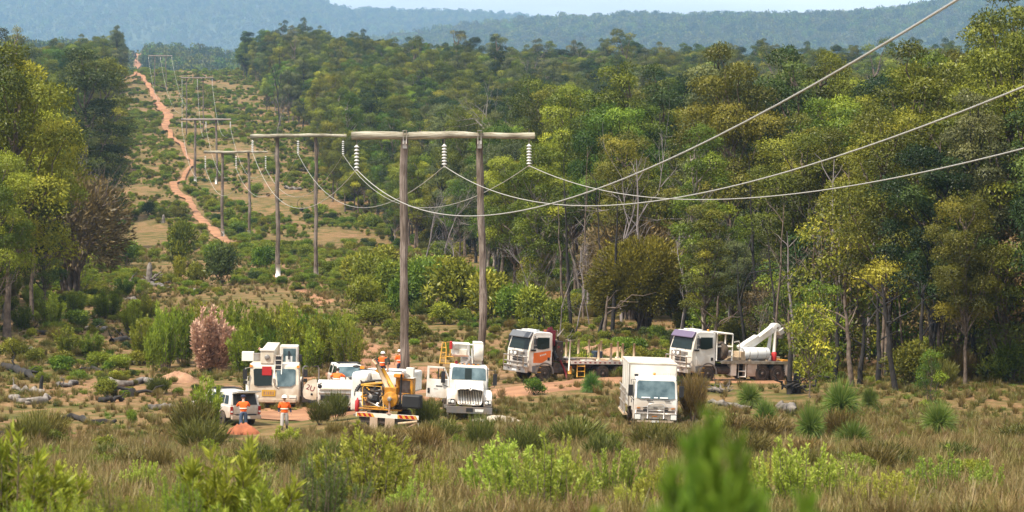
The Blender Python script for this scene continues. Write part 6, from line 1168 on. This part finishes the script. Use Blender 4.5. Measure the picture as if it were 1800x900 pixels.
b = MB(); b.span((-.1, -1.35, 1.75), (.5, -.55, 1.85), M['yellow']); b.span((-.1, -1.35, 2.5), (.5, -.45, 2.62), M['yellow']); b.span((-.1, -1.35, 1.85), (.5, -1.22, 2.5), M['yellow']); b.span((-.1, -.6, 1.85), (.5, -.45, 2.5), M['yellow']); b.span((.2, -1.22, 1.85), (.4, -.6, 2.5), M['steel']); b.span((-.15, -1.4, 2.62), (.6, -.4, 2.66), M['box']); b.build('control_cabinet', t, .01)
b = MB(); b.span((-.9, -1.98, 1.15), (-.3, -1.0, 1.85), M['black']); b.build('tank', t, .09); b = MB(); b.tube([(-.6, -.85, 1.2), (-.55, -.85, 2.85)], .06, M['black'], 8); b.tube([(-.5, -.1, 2.9), (-.5, -.1, 3.4)], .05, M['rust'], 8); b.box((-.2, -.65, 2.75), (.4, .5, .18), M['amber']); b.box((0, -.9, 2.8), (.4, .4, .2), M['chrome'], (.4, 0, .3)); b.box((.3, -1.1, 2.9), (.3, .4, .5), M['box']); b.build('control_levers', t, .02)
b = MB()
for k in range(16): q = 2*math.pi*k/16; y = -.1+.9*math.cos(q)*.6; b.tube([(-.35, .1+.25*math.cos(q), 1.15), (-.45, -.05+.3*math.cos(q+1), 1.6+.02*k), (-.3, .2*math.sin(q), 2.0)], .02, M['black'] if k % 4 else M['palewood'], 5)
b.build('hydraulic_hose', t)
b = MB(); b.span((-.95, -1.7, .62), (.1, 1.5, .72), M['steel']); b.span((-.9, -1.6, .3), (0, 1.2, .62), M['chassis']); b.build('rear_deck', t, .01)
b = MB(); b.span((-1.0, -1.95, .60), (-.96, 1.35, .82), M['box']); bmp = b.build('rear_bumper', t)
for (ya, yb) in ((.35, 1.3), (-1.92, -.85)):
    n_ = 7; wst = (yb-ya)/n_
    for k in range(n_): s_ = MB(); y = ya+wst*k; s_.plate([(-1.004, y+wst*1.0, .62), (-1.004, y, .62), (-1.004, y+.12, .80), (-1.004, y+.12+wst, .80)] if k < n_-1 else [(-1.004, y+wst, .62), (-1.004, y, .62), (-1.004, y+.10, .80), (-1.004, y+wst, .80)], .006, M['redlens'] if k % 2 else M['yellowrail']); s_.build('hazard_stripe', bmp)
b = MB(); b.tube([(-1.0, -.9, .35), (-1.05, -1.9, .52)], .07, M['palewood'], 8); b.tube([(-1.0, -1.2, .05), (-1.05, -1.9, .45)], .06, M['rust'], 8); b.tube([(-1.05, -1.9, .45), (-1.05, -2.1, .15)], .05, M['box'], 8); b.span((-1.0, -.7, 0), (-.8, -.2, .6), M['cream']); b.span((-1.0, .2, 0), (-.8, .6, .6), M['cream']); b.build('outrigger_leg', t, .01)
for s in (-1, 1): wheel(t, 3.4, s*1.1, .48, .28); wheel(t, .6, s*1.1, .48, .28, True)
# ------------------------------------------------------------------ people
def skinned(name, chain, mats, parent=None, sub=1):
    """chain: (vertices [(xyz, r)], edges); one continuous skinned surface"""
    V, E = chain; me = bpy.data.meshes.new(name); me.from_pydata([v for v, r in V], E, []); me.materials.append(mats)
    o = link(name, me, parent); s = o.modifiers.new('skin', 'SKIN'); s.use_smooth_shade = True; me.skin_vertices.new() if not me.skin_vertices else None
    sv = me.skin_vertices[0].data
    for i, (v, r) in enumerate(V): sv[i].radius = r if isinstance(r, tuple) else (r, r)
    sv[0].use_root = True
    m = o.modifiers.new('smooth', 'SUBSURF'); m.levels = m.render_levels = sub; return o
def person(u, D, rz, label, arms, legs, hat='helmet', trousers='navy', bend=0.0, lean=0.0, dz=0.0, h=1.78, pack=False, head_down=0.0, sleeve='short', look=0):
    """local: faces -y; x+ is the viewer's right when facing the camera. arms/legs: ((elbow),(hand)) / ((knee),(foot)) offsets"""
    p = at(u, D); r = empty('person', (p[0], p[1], p[2]+dz), 0, label, 'person'); r.rotation_euler = (0, 0, R(rz)); k = h/1.78; r.scale = (k*1.14, k*1.12, k)
    hip = Vector((0, 0, .93)); ch = hip+Vector((lean, -math.sin(bend)*.5, math.cos(bend)*.5)); dn = (ch-hip).normalized(); nk = ch+dn*.06; wa = hip.lerp(ch, .42)
    hc = nk+Vector((0, -.03-head_down*.08, .15-head_down*.03)); V = [(hip, (.15, .115)), (wa, (.135, .10)), (hip.lerp(ch, .8), (.155, .11)), (ch, (.10, .08)), (nk+dn*.03, .052), (hc-Vector((0, -.005, .03)), .068), (hc+Vector((0, .01, .045)), .083), (hc+Vector((0, .01, .10)), .055)]; E = [(0, 1), (1, 2), (2, 3), (3, 4), (4, 5), (5, 6), (6, 7)]
    SV = [(hip+Vector((0, 0, -.10)), (.185, .145)), (wa, (.165, .125)), (hip.lerp(ch, .8), (.185, .135)), (ch+dn*.01, (.13, .10))]; SE = [(0, 1), (1, 2), (2, 3)]
    TV = [(hip+Vector((0, 0, .08)), (.155, .12)), (hip, (.165, .13))]; TE = [(0, 1)]
    for i, s in enumerate((-1, 1)):
        sh = ch+Vector((s*.19, 0, -.045)); el = sh+Vector(arms[i][0]); ha = el+Vector(arms[i][1]); b = len(V); V += [(sh, .058), (sh.lerp(el, .5), .048), (el, .040), (el.lerp(ha, .6), .034), (ha, .026)]; E += [(2, b), (b, b+1), (b+1, b+2), (b+2, b+3), (b+3, b+4)]
        d = (ha-el).normalized(); sd = d.cross(Vector((s, .3, 0))).normalized(); pm = ha+d*.06; V.append((pm, .028)); E.append((b+4, b+5)); pi = b+5
        for f in range(4):
            o = sd*(f-1.5)*.019; L_ = (.062, .072, .068, .052)[f]; a1 = pm+o+d*(L_*.6+.02); a2 = a1+(d*.6+Vector((-s*.5, -.2, -.2))).normalized()*L_*.6; q = len(V); V += [(a1, .0085), (a2, .007)]; E += [(pi, q), (q, q+1)]
        a1 = ha+d*.035+sd*-.04; q = len(V); V += [(a1, .010), (a1+d*.035+sd*-.01, .008)]; E += [(b+4, q), (q, q+1)]
        q = len(SV); SV += [(sh, .088), (sh.lerp(el, .55), .078), (sh.lerp(el, .98), .070)]; SE += [(2, q), (q, q+1), (q+1, q+2)]
        if sleeve == 'long': SV += [(el.lerp(ha, .25), .05)]; SE += [(q+2, q+3)]
        hj = hip+Vector((s*.095, 0, -.06)); kn = hip+Vector((s*.11, 0, -.46))+Vector(legs[i][0]); ft = Vector((s*.12, 0, .08))+Vector(legs[i][1]); b = len(V)
        V += [(hj, .085), (kn, .058), (kn.lerp(ft, .35), .058), (ft+Vector((0, .01, .0)), .038), (ft+Vector((0, -.08, -.03)), .036), (ft+Vector((0, -.16, -.045)), .028)]; E += [(0, b), (b, b+1), (b+1, b+2), (b+2, b+3), (b+3, b+4), (b+4, b+5)]
        q = len(TV); TV += [(hj, .112), (hj.lerp(kn, .5), .104), (kn, .090), (kn.lerp(ft, .5), .086), (ft+Vector((0, 0, .05)), .078)]; TE += [(1, q), (q, q+1), (q+1, q+2), (q+2, q+3), (q+3, q+4)]
        bo = MB(); bo.tube([tuple(ft+Vector((0, .07, -.03))), tuple(ft+Vector((0, -.05, -.02))), tuple(ft+Vector((0, -.17, -.04)))], [.055, .058, .042], M['chassis'], 10); bo.tube([tuple(ft+Vector((0, 0, .10))), tuple(ft)], .062, M['chassis'], 10); bo.build('boot', r)
        if sleeve == 'arm_guard': gq = MB(); gq.tube([tuple(el), tuple(el.lerp(ha, .85))], [.05, .042], M['navy'], 10); gq.build('arm_sleeve', r)
    skinned('body', (V, E), M['skin'], r, 1); sh_ = skinned('shirt', (SV, SE), M['hivis'], r, 2); skinned('trousers', (TV, TE), M[trousers], r, 2)
    q = MB(); w2 = hip.lerp(ch, .33); q.lathe([(1, -.028), (1.02, 0), (1, .028)], M['reflect'], (0, 0, 0), 'z', 20); q.v = [(x*.186+w2.x, y*.145+w2.y, z+w2.z) for x, y, z in q.v]
    q.build('reflective_band', sh_)
    if True:
        q = MB(); q.lathe([(.001, .02), (.012, 0), (.001, -.02)], M['skin'], tuple(hc+Vector((0, -.092, .01))), 'z', 8); 
        for s in (-1, 1): q.lathe([(.001, .02), (.014, 0), (.001, -.02)], M['skin'], tuple(hc+Vector((s*.082, .01, .01))), 'z', 8)
        q.build('nose_and_ears', r)
        q = MB(); q.box(tuple(hc+Vector((0, -.078, .03))), (.13, .03, .03), M['black']); q.build('sunglasses', r); q = MB(); q.box(tuple(hc+Vector((0, -.078, -.045))), (.045, .02, .010), M['maroon']); q.build('mouth', r)
    if hat:
        m = M['hat'] if hat == 'helmet' else M['navy']; q = MB(); c = hc+Vector((0, .01, .07)); q.lathe([(.118, 0), (.120, .02), (.112, .07), (.085, .11), (.04, .13), (.001, .134)], m, tuple(c), 'z', 20)
        if hat == 'helmet': q.lathe([(.10, 0), (.15, -.006), (.15, .006), (.115, .014)], m, tuple(c), 'z', 20)
        q.box(tuple(c+Vector((0, -.14, 0))), (.14, .1, .014), m); q.build('hard_hat' if hat == 'helmet' else 'cap', r)
    else: q = MB(); q.lathe([(.09, -.04), (.10, .02), (.09, .07), (.05, .105), (.001, .11)], M['hair'], tuple(hc+Vector((0, .02, .04))), 'z', 16); q.build('hair', r)
    if pack: q = MB(); q.box((-.30, .08, 1.18), (.24, .28, .45), M['pack'], (0, .15, 0)); q.tube([(-.3, .0, 1.4), (-.12, -.1, 1.5), (.0, -.12, 1.35)], .02, M['pack'], 6); q.build('shoulder_bag', r, .07)
    return r
LEG = (((0, 0, 0), (0, 0, 0)), ((0, 0, 0), (0, 0, 0)))
person(500, 152.0, 6, 'man in white helmet, orange shirt and pale grey trousers walking beside the ute', (((-.07, .03, -.27), (.0, -.10, -.22)), ((.08, .05, -.27), (.04, -.06, -.24))), (((0, -.10, .0), (0, -.16, 0)), ((0, .02, 0), (0, .16, .03))), 'helmet', 'greycloth', sleeve='arm_guard', dz=.05)
person(428, 153.3, 188, 'man in orange shirt and dark cap leaning at the open back of the ute', (((-.10, -.16, -.20), (.06, -.24, .02)), ((.10, -.16, -.20), (-.04, -.24, .04))), (((0, -.05, 0), (0, -.06, 0)), ((0, 0, 0), (0, .08, 0))), 'cap', 'jean', bend=.14, head_down=.8, sleeve='short', h=1.8)
person(673, 187, 165, 'man in orange shirt and white helmet carrying a dark shoulder bag by the pole', (((-.16, .02, -.23), (.06, -.08, -.2)), ((.08, -.03, -.27), (.05, -.12, -.22))), (((0, -.03, 0), (0, -.05, 0)), ((0, 0, 0), (0, .06, 0))), 'helmet', 'navy', pack=True, sleeve='short')
person(703, 189, 200, 'man in orange shirt and white helmet half hidden behind the nearest pole', (((-.14, -.06, -.24), (-.04, -.16, -.16)), ((.08, 0, -.27), (.02, -.1, -.22))), LEG, 'helmet', 'navy', bend=.08, sleeve='short', h=1.72)
person(591, 168, 170, 'man in orange shirt bending over behind the marked open truck door', (((-.20, -.12, -.16), (.02, -.2, -.12)), ((.20, -.12, -.16), (-.02, -.2, -.12))), LEG, None, 'navy', bend=.55, head_down=.6, dz=.55)
# ------------------------------------------------------------------ air
hm = bpy.data.materials.new('haze_air'); hm.use_nodes = True; n_ = hm.node_tree; n_.nodes.clear(); pv = n_.nodes.new('ShaderNodeVolumePrincipled'); ho = n_.nodes.new('ShaderNodeOutputMaterial')
pv.inputs['Color'].default_value = (.40, .66, 1.0, 1); pv.inputs['Density'].default_value = .000072; pv.inputs['Anisotropy'].default_value = .1; n_.links.new(pv.outputs[0], ho.inputs['Volume'])
b = MB(); b.span((-7500, -200, -80), (7500, 15200, 800), M['white']); hz = b.build('haze'); hz.data.materials.clear(); hz.data.materials.append(hm); tag(hz, 'pale blue air haze fading the far hills', 'haze', None, 'stuff')
